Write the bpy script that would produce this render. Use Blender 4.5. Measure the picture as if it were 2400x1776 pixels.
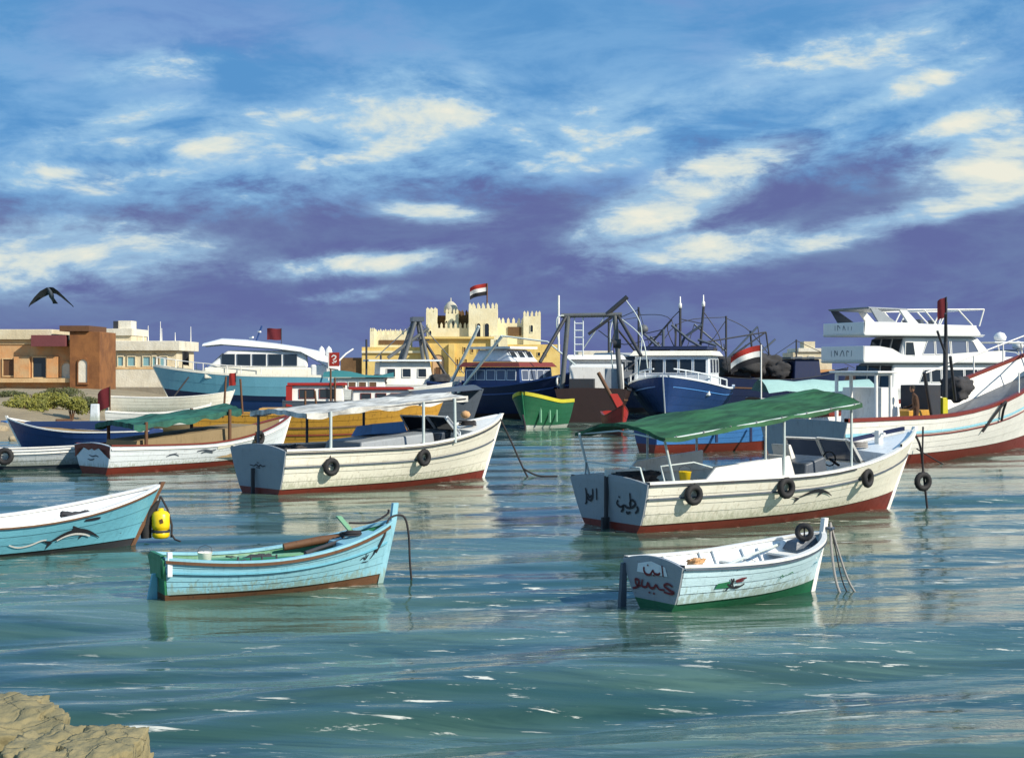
import bpy, bmesh, math, random
import numpy as np
from mathutils import Vector, Matrix, noise
R = math.radians
rng = random.Random(7)
for o in list(bpy.data.objects): bpy.data.objects.remove(o)
scene = bpy.context.scene
COL = scene.collection

# ------------------------------------------------------------------ camera
FP, CH, VH = 3400.0, 3.5, 860.0          # focal length in photo pixels, eye height, horizon row
cam = bpy.data.cameras.new('camera'); camo = bpy.data.objects.new('camera', cam); COL.objects.link(camo)
cam.sensor_width = 36; cam.lens = 36*FP/2400; cam.shift_y = -(888-VH)/2400
cam.clip_start = 0.1; cam.clip_end = 20000
camo.location = (0, 0, CH); camo.rotation_euler = (R(90), 0, 0)
scene.camera = camo

# ------------------------------------------------------------------ light
SUN = Vector((0.80, -0.52, 0.62)).normalized()
sl = bpy.data.lights.new('sun', 'SUN'); sl.energy = 5.0; sl.angle = R(0.6); sl.color = (1.0, 0.92, 0.78)
so = bpy.data.objects.new('sun', sl); COL.objects.link(so)
so.rotation_euler = SUN.to_track_quat('Z', 'Y').to_euler(); so.location = (60, -40, 60)
scene.view_settings.view_transform = 'Standard'
scene.view_settings.look = 'None'
scene.view_settings.exposure = 0.14; scene.view_settings.gamma = 1.0
scene.view_settings.use_curve_mapping = False
scene.cycles.max_bounces = 6; scene.cycles.diffuse_bounces = 2; scene.cycles.glossy_bounces = 3; scene.cycles.transmission_bounces = 2

class NT:
    """small node-tree helper"""
    def __init__(s, tree): s.t = tree; s.n = tree.nodes; s.l = tree.links
    def new(s, typ, **kw):
        n = s.n.new(typ)
        for k, v in kw.items(): setattr(n, k, v)
        return n
    def link(s, a, b): s.l.new(a, b)
    def put(s, sock, v):
        if isinstance(v, bpy.types.NodeSocket): s.l.new(v, sock)
        else: sock.default_value = v
    def m(s, op, a, b=None, c=None, clamp=False):
        n = s.n.new('ShaderNodeMath'); n.operation = op; n.use_clamp = clamp
        s.put(n.inputs[0], a)
        if b is not None: s.put(n.inputs[1], b)
        if c is not None: s.put(n.inputs[2], c)
        return n.outputs[0]
    def mix(s, fac, a, b):
        n = s.n.new('ShaderNodeMix'); n.data_type = 'RGBA'
        s.put(n.inputs[0], fac)
        s.put(n.inputs[6], a if isinstance(a, bpy.types.NodeSocket) else (*a, 1))
        s.put(n.inputs[7], b if isinstance(b, bpy.types.NodeSocket) else (*b, 1))
        return n.outputs[2]
    def smooth(s, v, lo, hi):
        n = s.n.new('ShaderNodeMapRange'); n.interpolation_type = 'SMOOTHSTEP'
        s.put(n.inputs[0], v); n.inputs[1].default_value = lo; n.inputs[2].default_value = hi
        return n.outputs[0]
    def noise(s, vec, scale, detail=4, rough=.55, dist=0.0):
        n = s.n.new('ShaderNodeTexNoise'); n.inputs['Scale'].default_value = scale
        n.inputs['Detail'].default_value = detail; n.inputs['Roughness'].default_value = rough
        n.inputs['Distortion'].default_value = dist
        s.l.new(vec, n.inputs['Vector']); return n.outputs['Fac']
    def mapping(s, vec, scale=(1,1,1), rot=(0,0,0), loc=(0,0,0)):
        n = s.n.new('ShaderNodeMapping'); s.l.new(vec, n.inputs[0])
        n.inputs['Scale'].default_value = scale; n.inputs['Rotation'].default_value = rot; n.inputs['Location'].default_value = loc
        return n.outputs[0]

# ------------------------------------------------------------------ sky
SKY = 0.10
def make_world():
    w = bpy.data.worlds.new('World'); scene.world = w; w.use_nodes = True
    t = NT(w.node_tree); t.n.clear()
    out = t.new('ShaderNodeOutputWorld'); bg = t.new('ShaderNodeBackground'); bg.inputs[1].default_value = SKY
    tc = t.new('ShaderNodeTexCoord'); sep = t.new('ShaderNodeSeparateXYZ'); t.link(tc.outputs['Generated'], sep.inputs[0])
    X, Y, Z = sep.outputs
    # clear air: the sky texture, looked up a little above the true direction for a deeper blue
    cb = t.new('ShaderNodeCombineXYZ'); t.link(X, cb.inputs[0]); t.link(Y, cb.inputs[1])
    t.link(t.m('MULTIPLY_ADD', Z, 3.2, 0.25), cb.inputs[2])
    nz = t.new('ShaderNodeVectorMath', operation='NORMALIZE'); t.link(cb.outputs[0], nz.inputs[0])
    sky = t.new('ShaderNodeTexSky', sky_type='NISHITA'); sky.sun_disc = False
    sky.sun_elevation = math.asin(SUN.z); sky.sun_rotation = math.atan2(SUN.x, SUN.y)
    sky.air_density = 1.0; sky.dust_density = 0.3; sky.ozone_density = 3.0
    t.link(nz.outputs[0], sky.inputs[0])
    # azimuth / elevation
    A = t.m('ARCTAN2', X, Y)
    Hh = t.m('SQRT', t.m('ADD', t.m('MULTIPLY', X, X), t.m('MULTIPLY', Y, Y)))
    E = t.m('ARCTAN2', Z, Hh)
    cv = t.new('ShaderNodeCombineXYZ'); t.link(A, cv.inputs[0]); t.link(E, cv.inputs[1])
    P = cv.outputs[0]
    n1 = t.noise(t.mapping(P, (3.6, 11, 1), (0, 0, R(-15))), 2.4, 7, .62, .35)
    n1b = t.noise(t.mapping(P, (3.6, 11, 1), (0, 0, R(-15)), (.03, .10, 0)), 2.4, 4, .60, .35)
    n2 = t.noise(t.mapping(P, (13, 30, 1), (0, 0, R(-16)), (3, 1, 0)), 2.2, 5, .65, .3)
    n3 = t.noise(t.mapping(P, (2, 5, 1), (0, 0, R(-9)), (7, 4, 0)), 1.6, 3, .5)
    nn = t.m('ADD', t.m('MULTIPLY', n1, .64), t.m('MULTIPLY', n2, .36))       # ~0.5 mean
    wob = t.m('SUBTRACT', nn, .5)
    # low violet cloud bank
    slope = t.m('ADD', E, t.m('MULTIPLY', t.m('SINE', A), -.05))
    bankE = t.m('ADD', slope, t.m('MULTIPLY', wob, .15))
    bank = t.m('SUBTRACT', 1.0, t.smooth(bankE, .105, .145))
    # high thin violet streaks
    streak = t.m('MULTIPLY', t.smooth(t.m('ADD', t.m('MULTIPLY', n3, .6), t.m('MULTIPLY', n1, .4)), .48, .60), t.m('SUBTRACT', 1.0, t.smooth(E, .20, .60)))
    clear = t.mix(.72, sky.outputs[0], (1.0, 3.3, 6.7))
    def sc(c): return tuple(v/SKY for v in c)
    violet = t.mix(t.smooth(n1, .38, .62), sc((.112, .138, .325)), sc((.135, .188, .365)))
    c = t.mix(t.m('MULTIPLY', streak, .60), clear, sc((.15, .22, .50)))
    veil = t.m('MULTIPLY', t.m('MULTIPLY', t.smooth(E, .11, .15), t.m('SUBTRACT', 1.0, t.smooth(E, .17, .30))), t.smooth(n1, .34, .60))
    c = t.mix(t.m('MULTIPLY', veil, .55), c, sc((.27, .49, .74)))
    c = t.mix(bank, c, violet)
    # bright clouds: patches of cloud that stand in the sky, frayed by the noise
    def px(u, v): return (math.atan((u-1200)/FP), math.atan((VH-v)/FP*math.cos(math.atan((u-1200)/FP))))
    puffs = [  # u, v, half width, half height, tilt deg, strength
        (130, 600, 330, 80, 3, 1.0), (960, 285, 220, 110, 8, 1.05), (560, 320, 560, 60, 7, .72), (280, 285, 200, 38, 16, .80),
        (1010, 500, 150, 28, -6, .72), (850, 618, 270, 32, 5, .85), (1560, 490, 210, 62, 18, 1.1), (1600, 592, 280, 52, 5, 1.0),
        (1760, 365, 210, 52, 12, 1.0), (2360, 380, 190, 80, 4, 1.25), (2150, 505, 380, 34, 12, .95), (2080, 225, 280, 36, 20, .80), (2290, 275, 230, 40, 14, .95),
        (1400, 320, 330, 90, 10, .62), (2050, 110, 380, 80, 8, .55), (420, 150, 220, 48, 10, .62),
        (150, 405, 420, 45, 6, .62), (1100, 340, 1300, 110, 7, .46), (820, 690, 140, 20, 6, .55)]
    tot = None
    for (u, v, hw, hh, tl, st) in puffs:
        a0, e0 = px(u, v)
        mp_ = t.new('ShaderNodeMapping', vector_type='TEXTURE'); t.link(P, mp_.inputs[0])
        mp_.inputs['Location'].default_value = (a0, e0, 0); mp_.inputs['Rotation'].default_value = (0, 0, R(tl)); mp_.inputs['Scale'].default_value = (hw/FP, hh/FP, 1)
        dt = t.new('ShaderNodeVectorMath', operation='DOT_PRODUCT'); t.link(mp_.outputs[0], dt.inputs[0]); t.link(mp_.outputs[0], dt.inputs[1])
        g = t.m('MULTIPLY', t.m('POWER', .333, dt.outputs['Value']), st)
        tot = g if tot is None else t.m('MAXIMUM', tot, g)
    # elsewhere round the sky the same broken cloud goes on at random
    rest = t.m('MULTIPLY', t.m('MULTIPLY', t.smooth(n3, .42, .62), .75), t.smooth(t.m('ABSOLUTE', A), .40, .60))
    tot = t.m('MAXIMUM', tot, rest)
    dens = t.m('ADD', tot, t.m('MULTIPLY', wob, t.m('MULTIPLY_ADD', t.smooth(tot, .04, .42), 2.3, .7)))
    lit = t.m('ADD', dens, t.m('MULTIPLY', t.m('SUBTRACT', n1, n1b), 1.6))
    c = t.mix(t.m('MULTIPLY', t.smooth(dens, .04, .80), .80), c, sc((.34, .55, .74)))
    c = t.mix(t.m('MULTIPLY', t.smooth(lit, .52, 1.08), .95), c, sc((.66, .71, .66)))
    c = t.mix(t.m('MULTIPLY', t.smooth(lit, 1.0, 1.35), .8), c, sc((.80, .78, .66)))
    t.link(c, bg.inputs[0]); t.link(bg.outputs[0], out.inputs[0])
make_world()
scene.world.cycles.sampling_method = 'MANUAL'; scene.world.cycles.sample_map_resolution = 256

# ------------------------------------------------------------------ materials
MATS = {}
def base(name):
    m = bpy.data.materials.new(name); m.use_nodes = True
    t = NT(m.node_tree); b = t.n['Principled BSDF']; MATS[name] = m
    return m, t, b
def paint(name, col, rough=.45, var=.16, dirt=None, damt=.35, scale=1.6, bump=.25, metal=0.0, streak=True, tide=None):
    """weathered paint: uneven colour, worn and stained patches, brush relief"""
    m, t, b = base(name)
    tc = t.new('ShaderNodeTexCoord').outputs['Object']
    n1 = t.noise(tc, scale, 5, .6)
    n2 = t.noise(t.mapping(tc, (3, 3, .7) if streak else (2, 2, 2), loc=(5, 2, 9)), scale*2.2, 5, .62)
    hi = tuple(min(1, c*(1+var)) for c in col); lo = tuple(c*(1-var) for c in col)
    c = t.mix(n1, lo, hi)
    if dirt is None: dirt = tuple(v*.42+.012 for v in (col[0]*1.05, col[1]*.95, col[2]*.82))
    c = t.mix(t.m('MULTIPLY', t.smooth(n2, .52, .74), damt), c, dirt)
    n4 = t.noise(t.mapping(tc, (6, 6, 1.1), loc=(1, 8, 3)), 2.6, 4, .65)          # runs of rust and dirt down the planks
    c = t.mix(t.m('MULTIPLY', t.smooth(n4, .60, .74), damt*1.1), c, tuple(v*.8 for v in dirt))
    chip = t.m('MULTIPLY', t.smooth(t.noise(tc, 13, 5, .7), .63, .66), t.smooth(n1, .48, .62))
    c = t.mix(t.m('MULTIPLY', chip, min(1, damt*1.7)), c, tuple(v*.45+.02 for v in dirt))
    if tide:                                                                       # slime and scum left by the water, ragged edge
        sz = t.new('ShaderNodeSeparateXYZ'); t.link(tc, sz.inputs[0])
        zz = t.m('ADD', sz.outputs[2], t.m('MULTIPLY', t.m('SUBTRACT', n4, .5), .9))
        c = t.mix(t.m('MULTIPLY', t.m('SUBTRACT', 1.0, t.smooth(zz, .12, tide)), .55), c, (.25, .27, .15))
    t.link(c, b.inputs['Base Color'])
    t.put(b.inputs['Roughness'], t.m('ADD', t.m('MULTIPLY', n2, .3), rough-.15))
    b.inputs['Metallic'].default_value = metal
    if bump:
        bp = t.new('ShaderNodeBump'); bp.inputs['Strength'].default_value = bump; bp.inputs['Distance'].default_value = .02
        t.link(t.noise(t.mapping(tc, (2, 2, 9)), 5, 4, .6), bp.inputs['Height']); t.link(bp.outputs[0], b.inputs['Normal'])
    return m
def stone(name, col, col2, sc=1.0, course=.5):
    m, t, b = base(name)
    tc = t.new('ShaderNodeTexCoord').outputs['Object']
    n1 = t.noise(tc, .35*sc, 6, .65); n2 = t.noise(t.mapping(tc, (1, 1, .35), loc=(3, 3, 3)), 1.1*sc, 5, .6)
    n3 = t.noise(tc, 5*sc, 4, .6)
    c = t.mix(t.smooth(n1, .3, .7), col, col2)
    c = t.mix(t.m('MULTIPLY', t.smooth(n2, .52, .75), .4), c, tuple(v*.6 for v in col2))
    c = t.mix(t.m('MULTIPLY', n3, .25), c, tuple(v*.6 for v in col))
    t.link(c, b.inputs['Base Color']); b.inputs['Roughness'].default_value = .9
    bp = t.new('ShaderNodeBump'); bp.inputs['Strength'].default_value = .7; bp.inputs['Distance'].default_value = .07/sc
    vo = t.new('ShaderNodeTexVoronoi', feature='DISTANCE_TO_EDGE'); vo.inputs['Scale'].default_value = 1.1*sc
    t.link(t.mapping(tc, (1, 1, 1.6), loc=(2, 1, 4)), vo.inputs['Vector'])
    crack = t.smooth(t.m('ADD', vo.outputs['Distance'], t.m('MULTIPLY', t.m('SUBTRACT', n3, .5), .12)), .0, .035)
    t.link(t.m('ADD', t.m('ADD', n3, n2), t.m('MULTIPLY', crack, .7 if sc > 2.1 else 0.0)), bp.inputs['Height']); t.link(bp.outputs[0], b.inputs['Normal'])
    return m
white = paint('white_paint', (.86, .84, .78), dirt=(.46, .40, .31), damt=.36)
cream = paint('cream_paint', (.88, .83, .70), dirt=(.52, .42, .28), damt=.42, tide=.50)
coolw = paint('cool_white_paint', (.74, .79, .82), dirt=(.38, .38, .36), damt=.4, tide=.42)
yachtw = paint('yacht_gelcoat', (.80, .80, .78), rough=.25, var=.04, dirt=(.55, .54, .5), damt=.2, bump=.05)
paleblue = paint('pale_blue_paint', (.58, .78, .85), dirt=(.28, .38, .40), damt=.4, tide=.34)
lblue = paint('light_blue_paint', (.27, .55, .65), dirt=(.13, .28, .33), damt=.45, tide=.30)
eblue = paint('sky_blue_paint', (.15, .44, .56), dirt=(.07, .22, .28), damt=.35)
dblue = paint('deep_blue_paint', (.018, .058, .20), dirt=(.02, .04, .10), damt=.4)
bblue = paint('bright_blue_paint', (.06, .22, .55), dirt=(.03, .10, .25), damt=.35)
navy = paint('navy_paint', (.012, .022, .075), dirt=(.02, .02, .03), damt=.4)
yblue = paint('yacht_blue_paint', (.17, .43, .56), rough=.3, var=.08, dirt=(.04, .14, .22), damt=.2)
red = paint('red_oxide_paint', (.19, .030, .018), dirt=(.06, .014, .01), damt=.5)
bred = paint('bright_red_paint', (.36, .022, .015), dirt=(.14, .012, .01), damt=.4)
brown = paint('brown_wood', (.13, .060, .026), rough=.7, dirt=(.04, .02, .012), damt=.5)
tan = paint('tan_canvas', (.26, .19, .10), rough=.9, dirt=(.12, .09, .05), damt=.4)
dgreen = paint('bottom_green_paint', (.015, .13, .060), dirt=(.01, .05, .03), damt=.4)
green = paint('green_paint', (.03, .20, .09), dirt=(.02, .09, .05), damt=.4)
lgreen = paint('light_green_paint', (.20, .44, .27), dirt=(.10, .22, .14), damt=.4)
yellow = paint('yellow_paint', (.58, .30, .040), dirt=(.20, .09, .02), damt=.7)
byellow = paint('plastic_yellow', (.85, .60, .01), rough=.35, dirt=(.4, .2, .02), damt=.25, bump=.1)
lemon = paint('lemon_paint', (.55, .50, .03), dirt=(.28, .22, .02), damt=.3)
grey = paint('grey_paint', (.30, .33, .36), dirt=(.16, .16, .16), damt=.35)
slate = paint('slate_paint', (.085, .105, .135), dirt=(.04, .045, .05), damt=.4)
dark = paint('dark_steel', (.035, .038, .045), rough=.55, dirt=(.06, .03, .015), damt=.5)
black = paint('black_rubber', (.016, .016, .018), rough=.75, var=.3, dirt=(.05, .045, .04), damt=.5)
pale_metal = paint('galvanised_tube', (.55, .62, .60), rough=.4, dirt=(.3, .25, .18), damt=.35)
gsteel = paint('weathered_steel', (.115, .125, .13), rough=.55, dirt=(.10, .06, .035), damt=.55)
ink = paint('black_lettering', (.022, .022, .030), rough=.6, var=.3)
redink = paint('red_lettering', (.16, .018, .024), rough=.6, var=.3)
rope_d = paint('dark_rope', (.035, .032, .035), rough=.95)
rope_l = paint('pale_rope', (.33, .31, .29), rough=.95)
brownhull = paint('brown_black_hull', (.045, .024, .020), dirt=(.02, .014, .012), damt=.5)
cloth_red = paint('red_cloth', (.34, .025, .018), rough=.95, bump=.1)
cloth_dred = paint('dark_red_cloth', (.13, .012, .018), rough=.95, bump=.1)
cloth_white = paint('white_cloth', (.78, .77, .73), rough=.95, bump=.1)
cloth_black = paint('black_cloth', (.02, .02, .024), rough=.95, bump=.1)
cloth_brown = paint('brown_cloth', (.10, .05, .028), rough=.95)
skin = paint('skin', (.28, .14, .08), rough=.6, var=.05, damt=0)
hairm = paint('hair', (.02, .014, .010), rough=.8)
net_m = paint('fishing_net', (.045, .045, .05), rough=.95, var=.4, dirt=(.10, .07, .04), damt=.6, bump=.9, scale=5)
tealtarp = paint('teal_tarp', (.035, .20, .20), rough=.8, dirt=(.02, .09, .09))
bluetarp = paint('blue_tarp', (.02, .06, .18), rough=.75, dirt=(.02, .03, .07))
glass, t_, b_ = base('dark_glass'); b_.inputs['Base Color'].default_value = (.018, .026, .036, 1); b_.inputs['Roughness'].default_value = .08
glassb, t_, b_ = base('blue_glass'); b_.inputs['Base Color'].default_value = (.10, .13, .20, 1); b_.inputs['Roughness'].default_value = .1
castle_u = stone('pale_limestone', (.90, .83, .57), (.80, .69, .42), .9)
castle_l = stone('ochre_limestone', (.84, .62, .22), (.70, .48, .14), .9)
castle_d = stone('brown_and_shade_masonry', (.20, .115, .050), (.13, .07, .03), .9)
orange_w = stone('orange_plaster', (.66, .30, .11), (.58, .40, .21), 2.0)
ochre_w = stone('ochre_plaster', (.72, .52, .28), (.58, .36, .17), 2.0)
cream_w = stone('cream_plaster', (.74, .66, .47), (.62, .52, .34), 1.2)
white_w = stone('white_plaster', (.80, .76, .64), (.68, .62, .48), 1.2)
brown_w = stone('brown_plaster', (.30, .125, .04), (.17, .068, .026), 2.0)
rockm = stone('olive_limestone', (.30, .25, .13), (.21, .18, .09), 2.2)
rubble = stone('pale_rubble', (.46, .38, .25), (.34, .27, .17), 2.2)
sand = stone('sandy_ground', (.36, .29, .18), (.26, .20, .12), .4)
quaym = stone('quay_concrete', (.33, .29, .22), (.24, .20, .15), .8)
def awning_mat(name, col):
    m, t, b = base(name)
    tc = t.new('ShaderNodeTexCoord').outputs['Object']
    n = t.noise(t.mapping(tc, (1, 3, 1)), 1.3, 6, .65)
    t.link(t.mix(t.smooth(n, .3, .7), tuple(c*.5 for c in col), tuple(min(1, c*1.5+.01) for c in col)), b.inputs['Base Color'])
    b.inputs['Roughness'].default_value = .75
    bp = t.new('ShaderNodeBump'); bp.inputs['Strength'].default_value = .5; bp.inputs['Distance'].default_value = .05
    t.link(t.noise(t.mapping(tc, (1.2, 5, 1)), 1.8, 3, .5, 1.0), bp.inputs['Height']); t.link(bp.outputs[0], b.inputs['Normal'])
    return m
awn_green = awning_mat('green_awning', (.014, .092, .030))
awn_teal = awning_mat('teal_green_awning', (.012, .095, .065))
awn_white = awning_mat('white_awning', (.52, .51, .47))
def leafmat(name, c1, c2):
    m, t, b = base(name)
    tc = t.new('ShaderNodeTexCoord').outputs['Object']
    t.link(t.mix(t.smooth(t.noise(tc, 2.2, 4, .6), .3, .7), c1, c2), b.inputs['Base Color']); b.inputs['Roughness'].default_value = .7
    return m
leafy = leafmat('yellow_green_leaves', (.10, .11, .018), (.25, .24, .035))
leafd = leafmat('dark_green_leaves', (.04, .06, .018), (.10, .10, .03))
def make_water():
    m, t, b = base('harbour_water')
    g = t.new('ShaderNodeNewGeometry').outputs['Position']
    n1 = t.noise(t.mapping(g, (.09, .30, 0), (0, 0, R(12))), 1.0, 5, .6, .6)
    n2 = t.noise(t.mapping(g, (.30, 1.5, 0), (0, 0, R(17)), (9, 2, 0)), 1.0, 6, .66, .9)
    c = t.mix(t.smooth(n1, .34, .66), (.026, .072, .056), (.104, .180, .136))
    c = t.mix(t.m('MULTIPLY', t.smooth(n2, .42, .66), .65), c, (.012, .040, .036))
    # thin foam flecks, painted glints among them, lying in streaks along the ripples
    f1 = t.noise(t.mapping(g, (1.0, 4.5, 0), (0, 0, R(15)), (2, 7, 0)), 1.2, 6, .68, .4)
    f2 = t.noise(t.mapping(g, (.12, .35, 0), (0, 0, R(15)), (4, 1, 0)), 1.0, 3, .5)
    foam_glint = t.m('MULTIPLY', t.smooth(f1, .585, .65), t.smooth(f2, .44, .58))
    c = t.mix(foam_glint, c, (.74, .72, .62))
    t.link(c, b.inputs['Base Color'])
    t.put(b.inputs['Roughness'], t.m('ADD', t.m('MULTIPLY', foam_glint, .6), .06))
    b.inputs['IOR'].default_value = 1.38; b.inputs['Specular IOR Level'].default_value = .5
    bp = t.new('ShaderNodeBump'); bp.inputs['Strength'].default_value = .45; bp.inputs['Distance'].default_value = .022
    h = t.m('ADD', t.noise(t.mapping(g, (1.0, 2.6, 0), (0, 0, R(14))), 1.5, 4, .55, .5),
            t.m('MULTIPLY', t.noise(t.mapping(g, (.5, 1.2, 0), (0, 0, R(-8))), .7, 3, .5, .4), 1.2))
    t.put(bp.inputs['Strength'], t.m('ADD', t.m('MULTIPLY', t.smooth(n1, .3, .7), .5), .25))
    t.link(h, bp.inputs['Height']); t.link(bp.outputs[0], b.inputs['Normal'])
    return m
water_m = make_water()

# ------------------------------------------------------------------ mesh helpers
class MB:
    def __init__(s): s.v = []; s.f = []; s.mi = []; s.sm = []
    def add(s, vs, fs, mi=0, smooth=False):
        o = len(s.v); s.v += [tuple(v) for v in vs]
        for k, f in enumerate(fs):
            s.f.append([i+o for i in f]); s.mi.append(mi[k] if isinstance(mi, (list, tuple)) else mi); s.sm.append(smooth)
        return s
    def box(s, c, d, mi=0, rz=0.0):
        cx, cy, cz = c; a, b, h = d[0]/2, d[1]/2, d[2]/2; cr, sr = math.cos(rz), math.sin(rz)
        vs = [(cx+x*cr-y*sr, cy+x*sr+y*cr, cz+z) for z in (-h, h) for (x, y) in ((-a, -b), (a, -b), (a, b), (-a, b))]
        return s.add(vs, [(3,2,1,0), (4,5,6,7), (0,1,5,4), (1,2,6,5), (2,3,7,6), (3,0,4,7)], mi)
    def hexa(s, p, mi=0):                       # eight corners: bottom ring (ccw from above) then top ring
        return s.add(p, [(3,2,1,0), (4,5,6,7), (0,1,5,4), (1,2,6,5), (2,3,7,6), (3,0,4,7)], mi)
    def prism(s, bot, top, mi=0, cap=True):     # two rings of 3-d points
        n = len(bot); fs = [(i, (i+1) % n, n+(i+1) % n, n+i) for i in range(n)]
        if cap: fs += [tuple(range(n-1, -1, -1)), tuple(range(n, 2*n))]
        return s.add(list(bot)+list(top), fs, mi)
    def tube(s, pts, r, n=8, mi=0, cap=True, flat=1.0):
        pts = [Vector(p) for p in pts]; m = len(pts); rs = r if isinstance(r, (list, tuple)) else [r]*m
        vs = []; up0 = None
        for i, p in enumerate(pts):
            d = (pts[min(i+1, m-1)]-pts[max(i-1, 0)])
            if d.length < 1e-9: d = Vector((0, 0, 1))
            d.normalize()
            if up0 is None:
                up0 = Vector((0, 0, 1)) if abs(d.z) < .9 else Vector((1, 0, 0))
            a = d.cross(up0)
            if a.length < 1e-4: a = d.orthogonal()
            a.normalize(); b = a.cross(d).normalized(); up0 = b
            for k in range(n):
                an = 2*math.pi*k/n; vs.append(p+(a*math.cos(an)+b*math.sin(an)*flat)*rs[i])
        fs = [(i*n+k, i*n+(k+1) % n, (i+1)*n+(k+1) % n, (i+1)*n+k) for i in range(m-1) for k in range(n)]
        s.add(vs, fs, mi, True)
        if cap: s.add(vs[:n], [tuple(range(n-1, -1, -1))], mi); s.add(vs[-n:], [tuple(range(n))], mi)
        return s
    def lathe(s, prof, c, n=16, mi=0):          # (radius, z) profile about a vertical axis
        vs = [(c[0]+r*math.cos(2*math.pi*k/n), c[1]+r*math.sin(2*math.pi*k/n), c[2]+z) for r, z in prof for k in range(n)]
        fs = [(i*n+k, i*n+(k+1) % n, (i+1)*n+(k+1) % n, (i+1)*n+k) for i in range(len(prof)-1) for k in range(n)]
        return s.add(vs, fs, mi, True)
    def grid(s, rows, mi=0, smooth=True, flip=False):
        n = len(rows[0]); vs = [p for r in rows for p in r]
        fs = []; ms = []
        for i in range(len(rows)-1):
            for k in range(n-1):
                q = (i*n+k, i*n+k+1, (i+1)*n+k+1, (i+1)*n+k)
                fs.append(q[::-1] if flip else q); ms.append(mi[i] if isinstance(mi, (list, tuple)) else mi)
        return s.add(vs, fs, ms, smooth)
    def build(s, name, mats, parent=None, label=None):
        me = bpy.data.meshes.new(name); me.from_pydata(s.v, [], s.f)
        for m in (mats if isinstance(mats, (list, tuple)) else [mats]): me.materials.append(m)
        me.polygons.foreach_set('material_index', s.mi); me.polygons.foreach_set('use_smooth', s.sm)
        me.update()
        o = bpy.data.objects.new(name, me); COL.objects.link(o)
        if parent is not None: o.parent = parent
        if label: o['label'] = label
        return o
def tag(o, label, cat, group=None):
    o['label'] = label; o['category'] = cat
    if group: o['group'] = group
    return o
def thing(name, label, cat, loc=(0, 0, 0), rz=0.0, group=None):
    o = bpy.data.objects.new(name, None); COL.objects.link(o); o.empty_display_size = .3
    o.location = loc; o.rotation_euler = (0, 0, rz)
    return tag(o, label, cat, group)
def struct(o): o['kind'] = 'structure'; return o
def at(u, v, Y): return Vector(((u-1200)*Y/FP, Y, CH+(VH-v)*Y/FP))
def world(boat, p):
    c, s = math.cos(boat.rotation_euler.z), math.sin(boat.rotation_euler.z); l = boat.location
    a, b = p[0]*boat.scale.x, p[1]*boat.scale.y
    return Vector((l.x+a*c-b*s, l.y+a*s+b*c, l.z+p[2]*boat.scale.z))
def lerp(a, b, t): return a+(b-a)*t
def V(*a): return Vector(a)

# ------------------------------------------------------------------ hulls
class Hull:
    """local frame: x forward from the transom, y to port, z up from the waterline"""
    def __init__(s, L, B, tw=.75, z0=1.0, zm=.9, z1=1.8, draft=.35, rake=.9, tmax=.45, bp=2.2, bq=.85, bil=.33, flare=.75, trake=.10,
                 b0=.12, b1=.3, mp=.4):
        s.__dict__.update(locals())
    def sheer(s, t):
        return s.z0+(s.zm-s.z0)*(t/s.mp)*(2-t/s.mp) if t < s.mp else s.zm+(s.z1-s.zm)*((t-s.mp)/(1-s.mp))**1.9
    def boot(s, t): return s.b0+(s.b1-s.b0)*t**2.5
    def f(s, t):
        return s.tw+(1-s.tw)*math.sin(math.pi/2*t/s.tmax) if t < s.tmax else max(0, 1-((t-s.tmax)/(1-s.tmax))**s.bp)**s.bq
    def half(s, t, z):
        sh = s.sheer(t); q = min(1.05, max(0, (z+s.draft)/(sh+s.draft)))
        return s.B/2*s.f(t)*q**(s.bil+s.flare*t*t)
    def x(s, t, z):
        q = (z+s.draft)/(s.sheer(t)+s.draft)
        return t*s.L-s.rake*t**5*(1-q)-s.trake*q*(1-t)**8
    def pt(s, t, z, side, off=0.0):
        return (s.x(t, z), side*max(0, s.half(t, z)+off), z)
    def tx(s, xx, z):                       # station for a given x
        lo, hi = 0.0, 1.0
        for _ in range(30):
            mid = (lo+hi)/2
            if s.x(mid, z) < xx: lo = mid
            else: hi = mid
        return lo
    def on(s, xx, z, side=-1, off=.03):
        t = s.tx(xx, z); return (xx, side*(s.half(t, z)+off), z)
TS = [0, .03, .08, .14, .2, .27, .34, .41, .48, .55, .62, .68, .74, .79, .84, .88, .91, .94, .96, .98, .992, 1.0]

def side_strip(h, za, zb, side, o1, o2, t0=0.0, t1=1.0, thick=.012):
    """a plank on the hull side between two height functions, standing proud of the shell"""
    mb = MB(); ts = [t for t in TS if t0 <= t <= t1]
    ra, rb, rc, rd = [], [], [], []
    for t in ts:
        a, b = za(t), zb(t)
        ra.append(h.pt(t, a, side, o1-thick)); rb.append(h.pt(t, a, side, o1)); rc.append(h.pt(t, b, side, o2)); rd.append(h.pt(t, b, side, o2-thick))
    mb.grid([ra, rb, rc, rd], flip=(side > 0), smooth=False)
    return mb
def rail_strip(h, zf, side, w_out, w_in, hgt, t0=0, t1=1.0):
    mb = MB(); ts = [t for t in TS if t0 <= t <= t1]
    rows = [[], [], [], [], []]
    for t in ts:
        z = zf(t)
        for k, (o, dz) in enumerate(((w_out, 0), (w_out, hgt), (-w_in, hgt), (-w_in, 0), (w_out, 0))):
            x, y, zz = h.pt(t, z, side, o); rows[k].append((x, y, z+dz))
    return mb.grid(rows, flip=(side > 0), smooth=False)

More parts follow.
